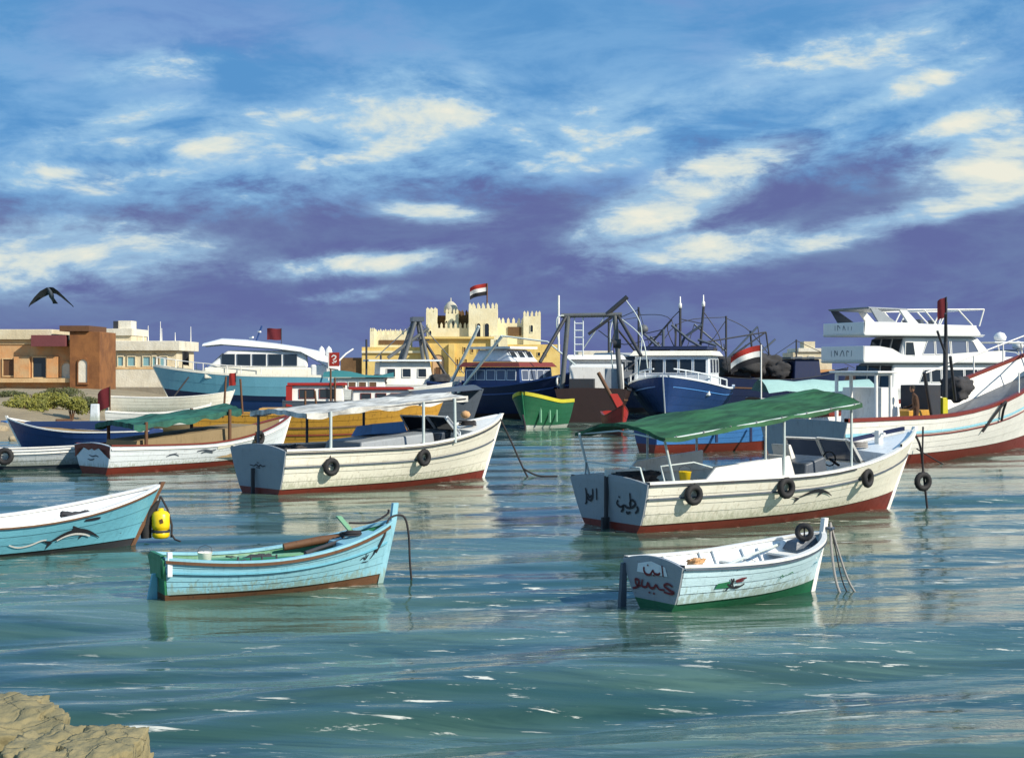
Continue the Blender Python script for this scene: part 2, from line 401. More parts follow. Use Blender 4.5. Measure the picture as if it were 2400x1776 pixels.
def boat_hull(bt, h, top, bottom, trans=None, nstr=4, lining=None, sole=None, solem=None, gun=None, stemm=None, deck_t=None, deckm=None,
              rails=(), crown=.08, gunw=(.035, .085, .05), boots=None, stem_up=.12, decked=None):
    trans = trans or top; gun = gun or top
    # shell
    mb = MB()
    for side in (1, -1):
        fr = [-h.draft, -h.draft*.82, -h.draft*.5, -.02]
        rows = [[h.pt(t, z, side) for t in TS] for z in fr]
        rows.append([h.pt(t, h.boot(t), side) for t in TS])
        for k in range(1, 5): rows.append([h.pt(t, lerp(h.boot(t), h.sheer(t), k/4), side) for t in TS])
        mb.grid(rows, mi=[0, 0, 0, 0, 1, 1, 1, 1], flip=(side > 0))
    mb.build('hull', [bottom, top], bt)
    # planks
    for side in (1, -1):
        cut = [0]+[(k+rng.uniform(-.12, .12))/nstr for k in range(1, nstr)]+[1]
        for k in range(nstr):
            g0, g1 = rng.uniform(.002, .007), rng.uniform(.002, .007)
            za = lambda t, k=k: lerp(h.boot(t), h.sheer(t), cut[k]+.006*math.sin(9*t+k))+(g0 if k else .0)
            zb = lambda t, k=k: lerp(h.boot(t), h.sheer(t), cut[k+1]+(.006*math.sin(9*t+k+1) if k < nstr-1 else 0))-g1
            side_strip(h, za, zb, side, .020+rng.uniform(0, .005), .011+rng.uniform(0, .005)).build('strake', top, bt)
    # transom
    zs = [-h.draft, -h.draft*.5, h.b0]+[lerp(h.b0, h.z0, k/4) for k in range(1, 5)]
    ring = [h.pt(0, z, -1) for z in zs]+[(h.x(0, h.z0), y*h.half(0, h.z0), h.z0+crown*(1-y*y)) for y in (-.7, -.4, 0, .4, .7)]+[h.pt(0, z, 1) for z in reversed(zs)]
    tm = MB(); n = len(zs)
    for k in range(n-1):
        a, b = zs[k], zs[k+1]; mi = 0 if k < 2 else 1
        p = [h.pt(0, a, -1), h.pt(0, a, 1), h.pt(0, b, 1), h.pt(0, b, -1)]
        tm.add([(x-.035, y, z) for x, y, z in p], [(3, 2, 1, 0)], mi); tm.add([(x+.03, y, z) for x, y, z in p], [(0, 1, 2, 3)], mi)
        for sd in (1, -1):
            q = [h.pt(0, a, sd), h.pt(0, b, sd)]
            tm.add([(q[0][0]-.035, q[0][1]+sd*.014, a), (q[0][0]+.03, q[0][1]+sd*.014, a), (q[1][0]+.03, q[1][1]+sd*.014, b), (q[1][0]-.035, q[1][1]+sd*.014, b)],
                   [(0, 1, 2, 3) if sd > 0 else (3, 2, 1, 0)], mi)
            tm.add([(q[0][0]-.035, q[0][1], a), (q[0][0]-.035, q[0][1]+sd*.014, a), (q[1][0]-.035, q[1][1]+sd*.014, b), (q[1][0]-.035, q[1][1], b)],
                   [(0, 3, 2, 1) if sd > 0 else (0, 1, 2, 3)], mi)
    xs = h.x(0, h.z0); hb = h.half(0, h.z0)+.014
    arc = [(y*hb, h.z0+crown*(1-y*y)) for y in [1-k/6 for k in range(13)]]
    A = [(xs-.035, y, z) for y, z in arc]; Bq = [(xs+.03, y, z) for y, z in arc]
    tm.add(A+[(xs-.035, -hb, h.z0-.001), (xs-.035, hb, h.z0-.001)], [tuple(range(len(A)))+(len(A), len(A)+1)], 1)
    tm.grid([A, Bq], 1, flip=False)
    tm.add(Bq, [tuple(range(len(Bq)-1, -1, -1))], 1)
    tro = tm.build('transom', [bottom, trans], bt)
    # gunwales, inner lining, sole
    for side in (1, -1):
        rail_strip(h, h.sheer, side, gunw[0], gunw[1], gunw[2], 0, .993).build('gunwale', gun, bt)
        for (fr, m, wd) in rails:
            rail_strip(h, (lambda t: lerp(h.boot(t), h.sheer(t), fr)), side, .055, -.012, wd, 0, .99).build('rub_rail', m, bt)
    if decked is None:
        sole = .15 if sole is None else sole
        ts = [t for t in TS if t < .975]
        li = MB()
        for side in (1, -1):
            rows = [[h.pt(t, max(sole-.02, lerp(sole-.02, h.sheer(t), k/3)), side, -.05) for t in ts] for k in range(4)]
            li.grid(rows, flip=(side < 0))
        li.build('inner_planking', lining or top, bt)
        sm = MB(); sm.grid([[h.pt(t, sole, -1, -.05) for t in ts], [h.pt(t, sole, 1, -.05) for t in ts]], smooth=False)
        sm.build('sole', solem or brown, bt)
    else:                                    # decked boat
        dk = MB(); dz = decked
        dk.grid([[h.pt(t, h.sheer(t)-dz, -1, -.02) for t in TS], [(h.x(t, h.sheer(t)-dz), 0, h.sheer(t)-dz+.06) for t in TS], [h.pt(t, h.sheer(t)-dz, 1, -.02) for t in TS]])
        dk.build('deck', solem or grey, bt)
        li = MB()
        for side in (1, -1):
            li.grid([[h.pt(t, h.sheer(t)-dz, side, -.06) for t in TS], [h.pt(t, h.sheer(t), side, -.06) for t in TS]], flip=(side < 0))
        li.build('bulwark', lining or top, bt)
    # stem
    st = MB(); zz = [-h.draft, -h.draft*.4, .1, .3, .5, .7, .85, 1.0]
    pts = []
    for k, q in enumerate(zz):
        z = -h.draft+(h.z1+h.draft)*k/7; pts.append((h.x(1, z)+.01, 0, z))
    pts.append((h.x(1, h.z1)+.05, 0, h.z1+stem_up))
    rows = []
    for dx, dy in ((-.05, .035), (.045, .028), (.045, -.028), (-.05, -.035)):
        rows.append([(p[0]+dx, dy*1.2, p[2]) for p in pts])
    rows.append(rows[0])
    st.grid(rows, smooth=False, flip=True); st.add([r[-1] for r in rows[:4]], [(0, 1, 2, 3)])
    st.build('stem', stemm or gun, bt)
    if deck_t:
        ts = [t for t in TS if t >= deck_t]; fd = MB()
        fd.grid([[h.pt(t, h.sheer(t)-.01, -1, -.05) for t in ts], [(h.x(t, h.sheer(t)), 0, h.sheer(t)+.04) for t in ts], [h.pt(t, h.sheer(t)-.01, 1, -.05) for t in ts]])
        t = ts[0]; a = h.pt(t, h.sheer(t)-.01, -1, -.05); b = h.pt(t, h.sheer(t)-.01, 1, -.05)
        zl = .16 if sole is None else sole
        wl = max(.02, h.half(t, zl)-.06); fd.add([(a[0], -wl, zl), (b[0], wl, zl), b, (a[0], 0, h.sheer(t)+.04), a], [(0, 1, 2, 3, 4)])
        fd.build('foredeck', deckm or top, bt)
    return tro
def thwart(bt, h, t, z, m, w=.22, th=.035):
    x = h.x(t, z); y = h.half(t, z)-.045
    return MB().box((x, 0, z), (w, 2*y, th)).build('thwart', m, bt)
def ribbon(pts, w, th=.006):
    """brush stroke in the plane: list of (a,b) -> closed thin strip pieces (local a,b,n)"""
    out = MB(); m = len(pts)
    L, Rr = [], []
    for i, p in enumerate(pts):
        a = pts[max(0, i-1)]; b = pts[min(m-1, i+1)]; d = (b[0]-a[0], b[1]-a[1]); l = math.hypot(*d) or 1
        nx, ny = -d[1]/l, d[0]/l; ww = w*(.75+.35*math.sin(3.1*i/max(1, m-1)))/2
        L.append((p[0]+nx*ww, p[1]+ny*ww)); Rr.append((p[0]-nx*ww, p[1]-ny*ww))
    return L, Rr
def curve(pts, n=5):
    """Catmull-Rom smoothing of a stroke"""
    if len(pts) < 3: return pts
    out = []; P = [pts[0]]+list(pts)+[pts[-1]]
    for i in range(1, len(P)-2):
        for k in range(n):
            t = k/n; a, b, c, d = P[i-1], P[i], P[i+1], P[i+2]
            out.append(tuple(.5*(2*b[j]+(c[j]-a[j])*t+(2*a[j]-5*b[j]+4*c[j]-d[j])*t*t+(3*b[j]-a[j]-3*c[j]+d[j])*t**3) for j in range(2)))
    out.append(pts[-1]); return out
def strokes(name, parent, mat, lines, w, place, label=None):
    """lettering: each stroke a thin raised ribbon; place(a,b)->3-d point on the surface"""
    mb = MB()
    for ln in lines:
        L, Rr = ribbon(curve(ln), w)
        mb.grid([[place(*p) for p in L], [place(*p) for p in Rr]], smooth=False)
    return mb.build(name, mat, parent, label)
def dolphin(name, parent, mat, h, x0, z0, w, hh, side=-1, off=.035):
    """leaping dolphin painted on the hull: arched body, beak, dorsal fin, flipper and flukes"""
    P = lambda a, b: h.on(x0+a*w, z0+b*hh, side, off)
    mb = MB(); up, lo = [], []
    for k in range(17):
        q = k/16; x = .04+.96*q; y = .02+.62*math.sin(math.pi*(.08+.80*q))-.10*q
        th = .035+.20*math.sin(math.pi*min(1, q*1.02))**.8*(1-.35*q) if q < .88 else .035+.05*(1-q)/.12
        up.append(P(x, y+th*.6)); lo.append(P(x, y-th*.5))
    mb.grid([lo, up], smooth=False, flip=True)
    mb.add([P(.42, .66), P(.58, .68), P(.40, .88)], [(0, 1, 2)])
    mb.add([P(.60, .50), P(.70, .46), P(.58, .18)], [(0, 1, 2)])
    mb.add([P(.08, .22), P(.02, .12), P(-.12, .30)], [(0, 2, 1)]); mb.add([P(.10, .14), P(.02, .18), P(.0, -.16)], [(0, 1, 2)])
    return mb.build(name, mat, parent)
TYRE = None
def tyre(boat, h, xx, z, label, side=-1, r=.23, top=None, group='tyre fenders hanging on the boats', pos=None, yaw=None):
    """a worn car tyre hung against the hull by a rope; a thing of its own"""
    global TYRE
    if TYRE is None:
        prof = []
        for k in range(14):
            a = 2*math.pi*k/14; rr = .17+.075*math.cos(a)*(1.0 if abs(math.cos(a)) < .8 else .94); prof.append((rr, .075*math.sin(a)))
        mb = MB(); n = 28
        vs = [(p[0]*math.cos(2*math.pi*k/n)*(1.03 if k % 2 and p[0] > .22 else 1), p[1], p[0]*math.sin(2*math.pi*k/n)*(1.03 if k % 2 and p[0] > .22 else 1)) for k in range(n) for p in prof]
        m = len(prof); fs = [(k*m+i, k*m+(i+1) % m, ((k+1) % n)*m+(i+1) % m, ((k+1) % n)*m+i) for k in range(n) for i in range(m)]
        mb.add(vs, fs, 0, True); TYRE = mb
    o = MB(); o.v, o.f, o.mi, o.sm = TYRE.v, TYRE.f, TYRE.mi, TYRE.sm
    ob = o.build('tyre_fender', black)
    if pos is None:
        p = h.on(xx, z, side, .11); w = world(boat, p)
        a = h.on(xx-.25, z, side, 0); b = h.on(xx+.25, z, side, 0); ang = math.atan2(b[1]-a[1], b[0]-a[0])
        ob.location = w; ob.rotation_euler = (0, rng.uniform(-.2, .2), boat.rotation_euler.z+ang)
        t = h.tx(xx, z); top = h.sheer(t)+.05
        rp = MB().tube([(0, -.0, .21/1), (.01, .02, lerp(.21, (top-z)/(r/.245), .5)), (0, .10, (top-z)/(r/.245)), (0, .16, (top-z)/(r/.245)-.01)], .016, 6)
    else:
        ob.location = pos; ob.rotation_euler = (0, 0, yaw or 0)
        rp = MB().tube([(0, 0, .2), (.0, .02, top*.5+.1), (0, .0, top)], .022, 6)
    ob.scale = (r/.245,)*3
    rp.build('hanging_rope', rope_d, ob)
    return tag(ob, label, 'tyre', group)
def awning(bt, m, x0, x1, w0, w1, z0, z1, ridge=.3, nx=44, ny=24, val=.10, name='awning', valm=None, sag=.05):
    """cloth stretched over a frame: crowned, sagging between the hoops, with a hanging edge"""
    top, bot = [], []
    for i in range(nx+1):
        a = i/nx; x = lerp(x0, x1, a); wv = lerp(w0, w1, a)/2; zc = lerp(z0, z1, a)-sag*abs(math.sin(a*math.pi*3))
        r = []
        for k in range(ny+1):
            b = -1+2*k/ny; r.append((x+.02*math.sin(9*b), b*wv, zc+ridge*(1-abs(b)**1.5)+.015*math.sin(7*a*math.pi+4*b)+.05*noise.noise((x*1.1, b*wv*2.6, z0*7))+.025*noise.noise((x*3.5+b*2, b*wv*5, 3))))
        top.append(r); bot.append([(p[0], p[1], p[2]-.02) for p in r])
    mb = MB(); mb.grid(top, flip=True); mb.grid(bot)
    o = mb.build(name, m, bt)
    v = MB()
    for k in (0, ny):
        e = [t[k] for t in top]; sd = 1 if k else -1
        v.grid([[(p[0], p[1]+sd*.012, p[2]+.01) for p in e], [(p[0], p[1]+sd*.02, p[2]-val*(1+.30*math.sin(i*.62))) for i, p in enumerate(e)]])
    for e, sx in ((top[0], -1), (top[-1], 1)):
        v.grid([[(p[0]+sx*.012, p[1], p[2]+.005) for p in e], [(p[0]+sx*.02, p[1], p[2]-val) for p in e]])
    v.build('valance', valm or m, o)
    return o
def post(bt, x, y, z0, z1, m, r=.025, lx=0.0, ly=0.0, name='post'):
    return MB().tube([(x, y, z0), (x+lx*.5, y+ly*.5, (z0+z1)/2), (x+lx, y+ly, z1)], r, 8).build(name, m, bt)
def bars(name, parent, m, segs, r=.03, n=6, label=None):
    if name in ('mast', 'pole', 'net_pole', 'rigging_boom', 'rigging_line', 'derrick', 'antenna', 'hardtop_post', 'radar_bar'):
        for s in segs: o = MB().tube(curve3(s) if name == 'rigging_line' else s, r, n).build(name, m, parent, label)   # each spar or line a part
        return o
    mb = MB()
    for s in segs: mb.tube(s, r, n)
    return mb.build(name, m, parent, label)
def house(x0, x1, w, z0, z1, fr=.2, br=.05, tum=.05, mi=0, mb=None):
    """deckhouse block; front faces +x, raked"""
    mb = mb or MB()
    b = [(x0, -w/2, z0), (x1, -w/2, z0), (x1, w/2, z0), (x0, w/2, z0)]
    t = [(x0+br, -w/2+tum, z1), (x1-fr, -w/2+tum, z1), (x1-fr, w/2-tum, z1), (x0+br, w/2-tum, z1)]
    return mb.hexa(b+t, mi)
def window(parent, p00, p10, p11, p01, gm=None, fm=None, fw=.05, out=.015, name='window'):
    """pane with a raised frame on the quad p00..p01 (seen counter-clockwise from outside)"""
    p = [Vector(q) for q in (p00, p10, p11, p01)]
    n = (p[1]-p[0]).cross(p[3]-p[0]).normalized(); c = sum(p, Vector())/4
    o = MB().add([q+n*out for q in p], [(0, 1, 2, 3)]).build(name, gm or glass, parent)
    inn = [q+(c-q).normalized()*fw*1.2 for q in p]
    mb = MB()
    for i in range(4):
        j = (i+1) % 4
        mb.hexa([p[i], p[j], inn[j], inn[i], p[i]+n*(out+.03), p[j]+n*(out+.03), inn[j]+n*(out+.03), inn[i]+n*(out+.03)])
    mb.build('frame', fm or white, o)
    return o
def flag(name, label, base_p, hgt, stripes, size, drift, pole_m=dark, r=.03, cat='flag', lean=(0, 0), droop=.25, star=None):
    """pole with a rippling striped cloth, each stripe a part"""
    f = thing(name, label, cat, base_p)
    MB().tube([(0, 0, 0), (lean[0], lean[1], hgt)], r, 8).build('pole', pole_m, f)
    W_, H_ = size; n = len(stripes); sx = 1 if drift > 0 else -1
    cl = None
    for k, m in enumerate(stripes):
        rows = []
        for j in range(4):
            q = (k+j/3)/n; row = []
            for i in range(11):
                a = i/10; row.append((lean[0]+sx*a*W_, .10*W_*math.sin(a*7+q*2)*a, hgt-.02-q*H_-droop*a*a*W_-.05*H_*math.sin(a*6)*a))
            rows.append(row)
        mb = MB(); mb.grid(rows); mb.grid([[(p[0], p[1]+.012, p[2]) for p in r_] for r_ in rows], flip=True)
        mb.build('stripe', m, f)
    return f

# ================================================================== SETTING
def make_sea():
    nr, nc = 760, 620
    # rows spread out with distance; one sheet from the quay to the horizon
    d = np.concatenate([np.geomspace(12.0, 420.0, nr), np.geomspace(450.0, 9000.0, 40)])
    a = np.linspace(-R(42), R(42), nc)
    D, A = np.meshgrid(d, a, indexing='ij')
    X = D*np.tan(A); Y = D-6.0
    Z = np.zeros_like(X); r = np.random.RandomState(3)
    sp = np.maximum(D*math.log(420/12)/nr, D*2*math.tan(R(42))/nc)
    for (lam, amp, ang, spread, k) in ((7.5, .060, 22, 8, 3), (3.4, .030, 20, 12, 4), (1.7, .016, 17, 20, 5), (.9, .0085, 14, 32, 6), (.45, .0042, 10, 50, 7)):
        for j in range(k):
            l = lam*r.uniform(.75, 1.3); th = R(-90+ang+r.uniform(-spread, spread)); ph = r.uniform(0, 6.28)
            kk = 2*math.pi/l; arg = kk*(X*math.cos(th)+Y*math.sin(th))+ph
            arg = arg+.6*np.sin(X*.13*(1+j*.3)+ph)+.5*np.sin(Y*.11+ph*2)
            fade = np.clip((l/sp-3.0)/3.0, 0, 1)
            if lam < 2: fade = fade*(.35+.95*np.clip(.5+.9*np.sin(X*.19+Y*.31+1)*np.sin(X*.11-Y*.23+2)+.35*np.sin(Y*.9-X*.2), 0, 1))
            s = np.sin(arg); Z += fade*amp/math.sqrt(k)*(s+.35*np.cos(2*arg))*(.6+.5*np.sin(X*.21+j)*np.sin(Y*.17+j*2))
    Z *= 1+.7*np.clip((27-Y)/13, 0, 1)**1.5                  # the swell steepens as it nears the sea wall
    near = np.clip((26-Y)/10, 0, 1)**1.3
    for (l, amp, th, ph) in ((3.9, .050, -66, .4), (5.3, .055, -74, 2.0), (2.7, .026, -58, 1.1)):
        arg = 2*math.pi/l*(X*math.cos(R(th))+Y*math.sin(R(th)))+ph+.9*np.sin(X*.22+ph)+.5*np.sin(Y*.3+X*.1)
        Z += near*amp*(np.sin(arg)+.3*np.cos(2*arg))*(.65+.35*np.sin(X*.35+ph*3))
    n0, n1 = X.shape
    v = np.stack([X, Y, Z], -1).reshape(-1, 3).astype(np.float32)
    i = np.arange(n0*n1).reshape(n0, n1)
    q = np.stack([i[:-1, :-1], i[:-1, 1:], i[1:, 1:], i[1:, :-1]], -1).reshape(-1, 4)
    me = bpy.data.meshes.new('water'); me.vertices.add(len(v)); me.vertices.foreach_set('co', v.ravel())
    me.loops.add(q.size); me.loops.foreach_set('vertex_index', q.ravel().astype(np.int32))
    me.polygons.add(len(q)); me.polygons.foreach_set('loop_start', np.arange(0, q.size, 4, dtype=np.int32))
    me.polygons.foreach_set('use_smooth', np.ones(len(q), dtype=bool))
    me.update(calc_edges=True); me.validate(); me.materials.append(water_m)
    o = bpy.data.objects.new('water', me); COL.objects.link(o); return struct(o)
make_sea()

def slab(name, outline, z1, z0, m):
    return struct(MB().prism([(x, y, z0) for x, y in outline], [(x, y, z1) for x, y in outline]).build(name, m))
slab('quay', [(-150, 148), (120, 176), (300, 190), (320, 420), (-150, 420)], 1.25, -1.5, quaym)
def shore():
    """sandy bank at the left that slopes down into the water"""
    rows = []
    for i in range(40):
        y = 58+i*2.4; row = []
        for k in range(30):
            q = k/29; edge = -22.3-.125*(y-58)+1.2*math.sin(y*.35)
            x = lerp(edge+1.5, -90, q**1.3); hgt = -.5+1.75*min(1, (edge+1.5-x)/9.0)**.7
            hgt += .22*noise.noise((x*.4, y*.4, 0))+.12*noise.noise((x*1.3, y*1.3, 4)); row.append((x, y, hgt))
        rows.append(row)
    return struct(MB().grid(rows).build('shore_ground', sand))
shore()
def rock_mesh(name, m, size, seed, rough=.22, sub=4, boxy=.55):
    bm = bmesh.new(); bmesh.ops.create_cube(bm, size=2)
    bmesh.ops.subdivide_edges(bm, edges=bm.edges[:], cuts=2**sub-1, use_grid_fill=True)
    for v in bm.verts:
        p = v.co.copy(); s = p.normalized()*1.15; q = p.lerp(s, boxy)
        n = noise.fractal(q*1.2+Vector((seed*7.1, seed*3.3, 0)), 1.0, 2.0, 5)
        c = noise.noise(q*2.6+Vector((0, seed, 3)))
        q = q*(1+rough*n+.35*rough*noise.fractal(q*5+Vector((0, seed, 0)), 1.0, 2.0, 4))+q.normalized()*(-.07 if c > .25 else 0)
        v.co = Vector((q.x*size[0]/2, q.y*size[1]/2, q.z*size[2]/2))
    for f in bm.faces: f.smooth = True
    me = bpy.data.meshes.new(name); bm.to_mesh(me); bm.free(); me.materials.append(m)
    return me
def rock(name, m, loc, size, seed, rz, label, cat='rock', group=None, **k):
    o = bpy.data.objects.new(name, rock_mesh(name, m, size, seed, **k)); COL.objects.link(o)
    o.location = loc; o.rotation_euler = (0, 0, rz); return tag(o, label, cat, group)
# foreground blocks at the foot of the sea wall
rock('stone_block', rockm, (-4.62, 12.45, -.08), (1.5, 1.6, 1.25), 1.3, R(20), 'rounded olive stone block at the lower left corner, the farther of two', 'rock', sub=6, boxy=.30, rough=.11)
rock('stone_block', rockm, (-3.44, 11.35, -.10), (1.02, 1.25, 1.32), 4.7, R(4), 'square-edged olive stone block nearest the viewer at the bottom edge', 'rock', sub=6, boxy=.12, rough=.075)
# rubble on the left bank
for i in range(26):
    yy = rng.uniform(59, 78); ed = -22.3-.125*(yy-58)
    xx = ed-rng.uniform(-.4, 7.5); s_ = rng.uniform(.35, 1.0)
    rock('rubble_stone', rubble, (xx, yy, .05+.9*min(1, max(0, (ed-xx))/8)), (s_*1.3, s_, s_*.75), i*1.7, rng.uniform(0, 3),
         'pale rubble stone on the sandy bank behind the boats at the left edge', 'rock', 'rubble stones on the left bank', sub=2, rough=.3)

# ------------------------------------------------------------------ bushes on the bank
def bush(u, v, Y, w, hgt, m, label, seed):
    p = at(u, v, Y); b = thing('bush', label, 'bush', p); r = random.Random(seed)
    st = MB()
    for k in range(7):
        a = r.uniform(0, 6.28); q = r.uniform(.2, .8)
        st.tube([(0, 0, -.5), (math.cos(a)*w*.12, math.sin(a)*w*.12, hgt*.35), (math.cos(a)*w*.35*q, math.sin(a)*w*.35*q, hgt*.8)], [.05, .035, .012], 5)
    st.build('stem', brown, b)
    mb = MB(); lumps = [(r.uniform(-.4, .4)*w, r.uniform(-.3, .3)*w, r.uniform(.25, .75)*hgt, r.uniform(.16, .30)*w) for _ in range(14)]
    for _ in range(2600):
        lx, ly, lz, lr = r.choice(lumps); d = Vector((r.gauss(0, 1), r.gauss(0, 1), r.gauss(0, 1))).normalized()*lr*r.uniform(.6, 1.05)
        c = Vector((lx, ly, lz))+Vector((d.x, d.y, d.z*.6*hgt/w*1.5)); s = r.uniform(.05, .11)
        a = Vector((r.gauss(0, 1), r.gauss(0, 1), r.gauss(0, 1))).normalized(); bb = a.orthogonal().normalized()
        mb.add([c-a*s, c+bb*s*.5, c+a*s, c-bb*s*.5], [(0, 1, 2, 3)])
    mb.build('crown', m, b)
bush(60, 975, 92, 2.6, 1.2, leafy, 'low yellow-green bush at the left edge of the bank', 1)
bush(118, 968, 96, 2.4, 1.5, leafy, 'taller yellow-green bush in the middle of the bank bushes', 2)
bush(168, 975, 90, 1.7, 1.3, leafy, 'bright yellow-green bush nearest the white post on the bank', 3)
bush(30, 950, 110, 2.6, 1.2, leafd, 'dull dark green bush under the orange building, farthest left', 4)
bush(140, 940, 118, 3.0, 1.3, leafd, 'dull dark green bush at the foot of the brown tower', 5)

bush(205, 968, 100, 2.2, 1.2, leafd, 'dull green bush right of the bright bushes, behind the white post', 6)
bush(88, 958, 104, 3.0, 1.3, leafy, 'broad yellow-green bush behind the left bank bushes', 7)
for i, (u, v, Y, m_, sz, lb) in enumerate(((150, 1000, 78, brown, .9, 'brown crate half buried on the bank near the bushes'), (20, 1000, 76, bblue, .7, 'blue plastic crate on the bank at the left edge'))):
    p = at(u, v, Y); cr = thing('crate', lb, 'crate', p, R(20+40*i))
    for z_ in (.08, .24, .40):
        for a_ in (-1, 1): MB().box((0, a_*.3*sz, z_*sz), (.9*sz, .04, .13*sz)).build('slat', m_, cr); MB().box((a_*.45*sz, 0, z_*sz), (.04, .56*sz, .13*sz)).build('slat', m_, cr)
    MB().box((0, 0, .03), (.86*sz, .56*sz, .03)).build('base', m_, cr)

# ------------------------------------------------------------------ buildings on the left
def rect_building(name, label, Y, loc_u):
    return thing(name, label, 'building', (0, 0, 0))
def bpx(mb, Y, u0, u1, v0, v1, depth, mi=0, yo=0.0, extra=0.0):
    """box whose front shows at the given photo rows, standing at distance Y"""
    a = at(u0, v1, Y); b = at(u1, v0, Y)
    return mb.box(((a.x+b.x)/2, Y+yo+depth/2, (a.z+b.z)/2), (b.x-a.x, depth, b.z-a.z), mi)
def bpart(parent, name, m, Y, u0, u1, v0, v1, depth, yo=0.0):
    return bpx(MB(), Y, u0, u1, v0, v1, depth, 0, yo).build(name, m, parent)
def opening(parent, Y, u0, u1, v0, v1, gm, fm, arch=False, yo=-.03, name='window'):
    a = at(u0, v1, Y); b = at(u1, v0, Y); y = Y+yo; w = b.x-a.x
    if arch:
        r = w/2; pts = [(a.x, a.z), (b.x, a.z)]+[((a.x+b.x)/2+r*math.cos(q), b.z-r+r*math.sin(q)) for q in [math.pi*k/8 for k in range(9)]]
    else: pts = [(a.x, a.z), (b.x, a.z), (b.x, b.z), (a.x, b.z)]
    o = MB().add([(x, y, z) for x, z in pts], [tuple(range(len(pts)))]).build(name, gm, parent)
    mb = MB(); n = len(pts); c = ((a.x+b.x)/2, (a.z+b.z)/2); f = 1+.18/max(.4, min(w, b.z-a.z))
    for i in range(n):
        p, q = pts[i], pts[(i+1) % n]; P = (c[0]+(p[0]-c[0])*f, c[1]+(p[1]-c[1])*f); Q = (c[0]+(q[0]-c[0])*f, c[1]+(q[1]-c[1])*f)
        mb.hexa([(p[0], y+.02, p[1]), (q[0], y+.02, q[1]), (Q[0], y+.02, Q[1]), (P[0], y+.02, P[1]), (p[0], y-.12, p[1]), (q[0], y-.12, q[1]), (Q[0], y-.12, Q[1]), (P[0], y-.12, P[1])])
    mb.build('frame', fm, o); return o
bY = 150
b1 = rect_building('waterfront_house', 'low orange plastered house with dark openings and a brown tower at far left', bY, 0)
bpart(b1, 'wall', orange_w, bY, -120, 172, 808, 925, 9)
bpart(b1, 'roof_slab', cream_w, bY, -125, 126, 772, 796, 9.5, -.5)
bpart(b1, 'parapet', ochre_w, bY, -120, 166, 796.5, 807.5, 8.5, -.1)
bpart(b1, 'awning', paint('maroon_canvas', (.16, .045, .05), rough=.9), bY, 84, 163, 786, 812, 1.2, -1.5)
bpart(b1, 'tower', brown_w, bY, 171, 242, 778, 925, 6, -1.2)
bpart(b1, 'tower_roof', brown, bY, 150, 218, 764, 777, 6.5, -1.5)
bpart(b1, 'ledge', ochre_w, bY, -118, 172, 886, 896, .8, -.8)
bpart(b1, 'pilaster', orange_w, bY, 36, 72, 836, 885, .5, -.45)
bpart(b1, 'pilaster', orange_w, bY, 112, 138, 836, 885, .5, -.45)
for (u0, u1, v0, v1, ar, gm) in ((8, 34, 842, 880, False, brown), (78, 108, 838, 884, False, glass)):
    opening(b1, bY, u0, u1, v0, v1, gm, ochre_w, ar)
opening(b1, bY, 145, 166, 850, 888, white_w, orange_w, True, name='arched_door')
opening(b1, bY-1.2, 184, 205, 842, 896, white_w, brown_w, True, name='arched_door')
b2 = rect_building('cream_building', 'long cream two-storey building with white roof parapet and blue windows behind the brown tower', 165, 0)
bpart(b2, 'wall', cream_w, 165, 226, 414, 823, 930, 9)
bpart(b2, 'roof_parapet', white_w, 165, 252, 424, 799, 822, 10, -.6)
bpart(b2, 'upper_block', cream_w, 165, 218, 306, 780, 818, 7, .4)
bpart(b2, 'upper_parapet', white_w, 165, 216, 308, 770, 786, 7.6, .1)
bpart(b2, 'roof_turret', white_w, 165, 272, 302, 751, 775, 2.5, .8)
bpart(b2, 'chimney', dark, 165, 262, 273, 752, 776, 1.2, .6)
bpart(b2, 'lower_wall', white_w, 165, 246, 404, 866, 930, 1.5, -1.6)
bpart(b2, 'cornice', ochre_w, 165, 246, 416, 860, 865, 1.0, -.95)
for (u0, u1) in ((277, 289), (300, 317), (336, 352), (358, 366), (376, 392)):
    opening(b2, 165, u0, u1, 836, 857, paint('blue_shutter', (.20, .40, .46)) if u0 == 277 else MATS['blue_shutter'], cream_w)
for (u, v0) in ((337, 762), (366, 752), (369, 768), (401, 778), (438, 764), (325, 784)):
    p = at(u, 799, 165); q = at(u, v0, 165); MB().tube([(p.x, 167, p.z-.1), (p.x, 167, q.z)], [.07, .03], 6).build('antenna', white, b2)

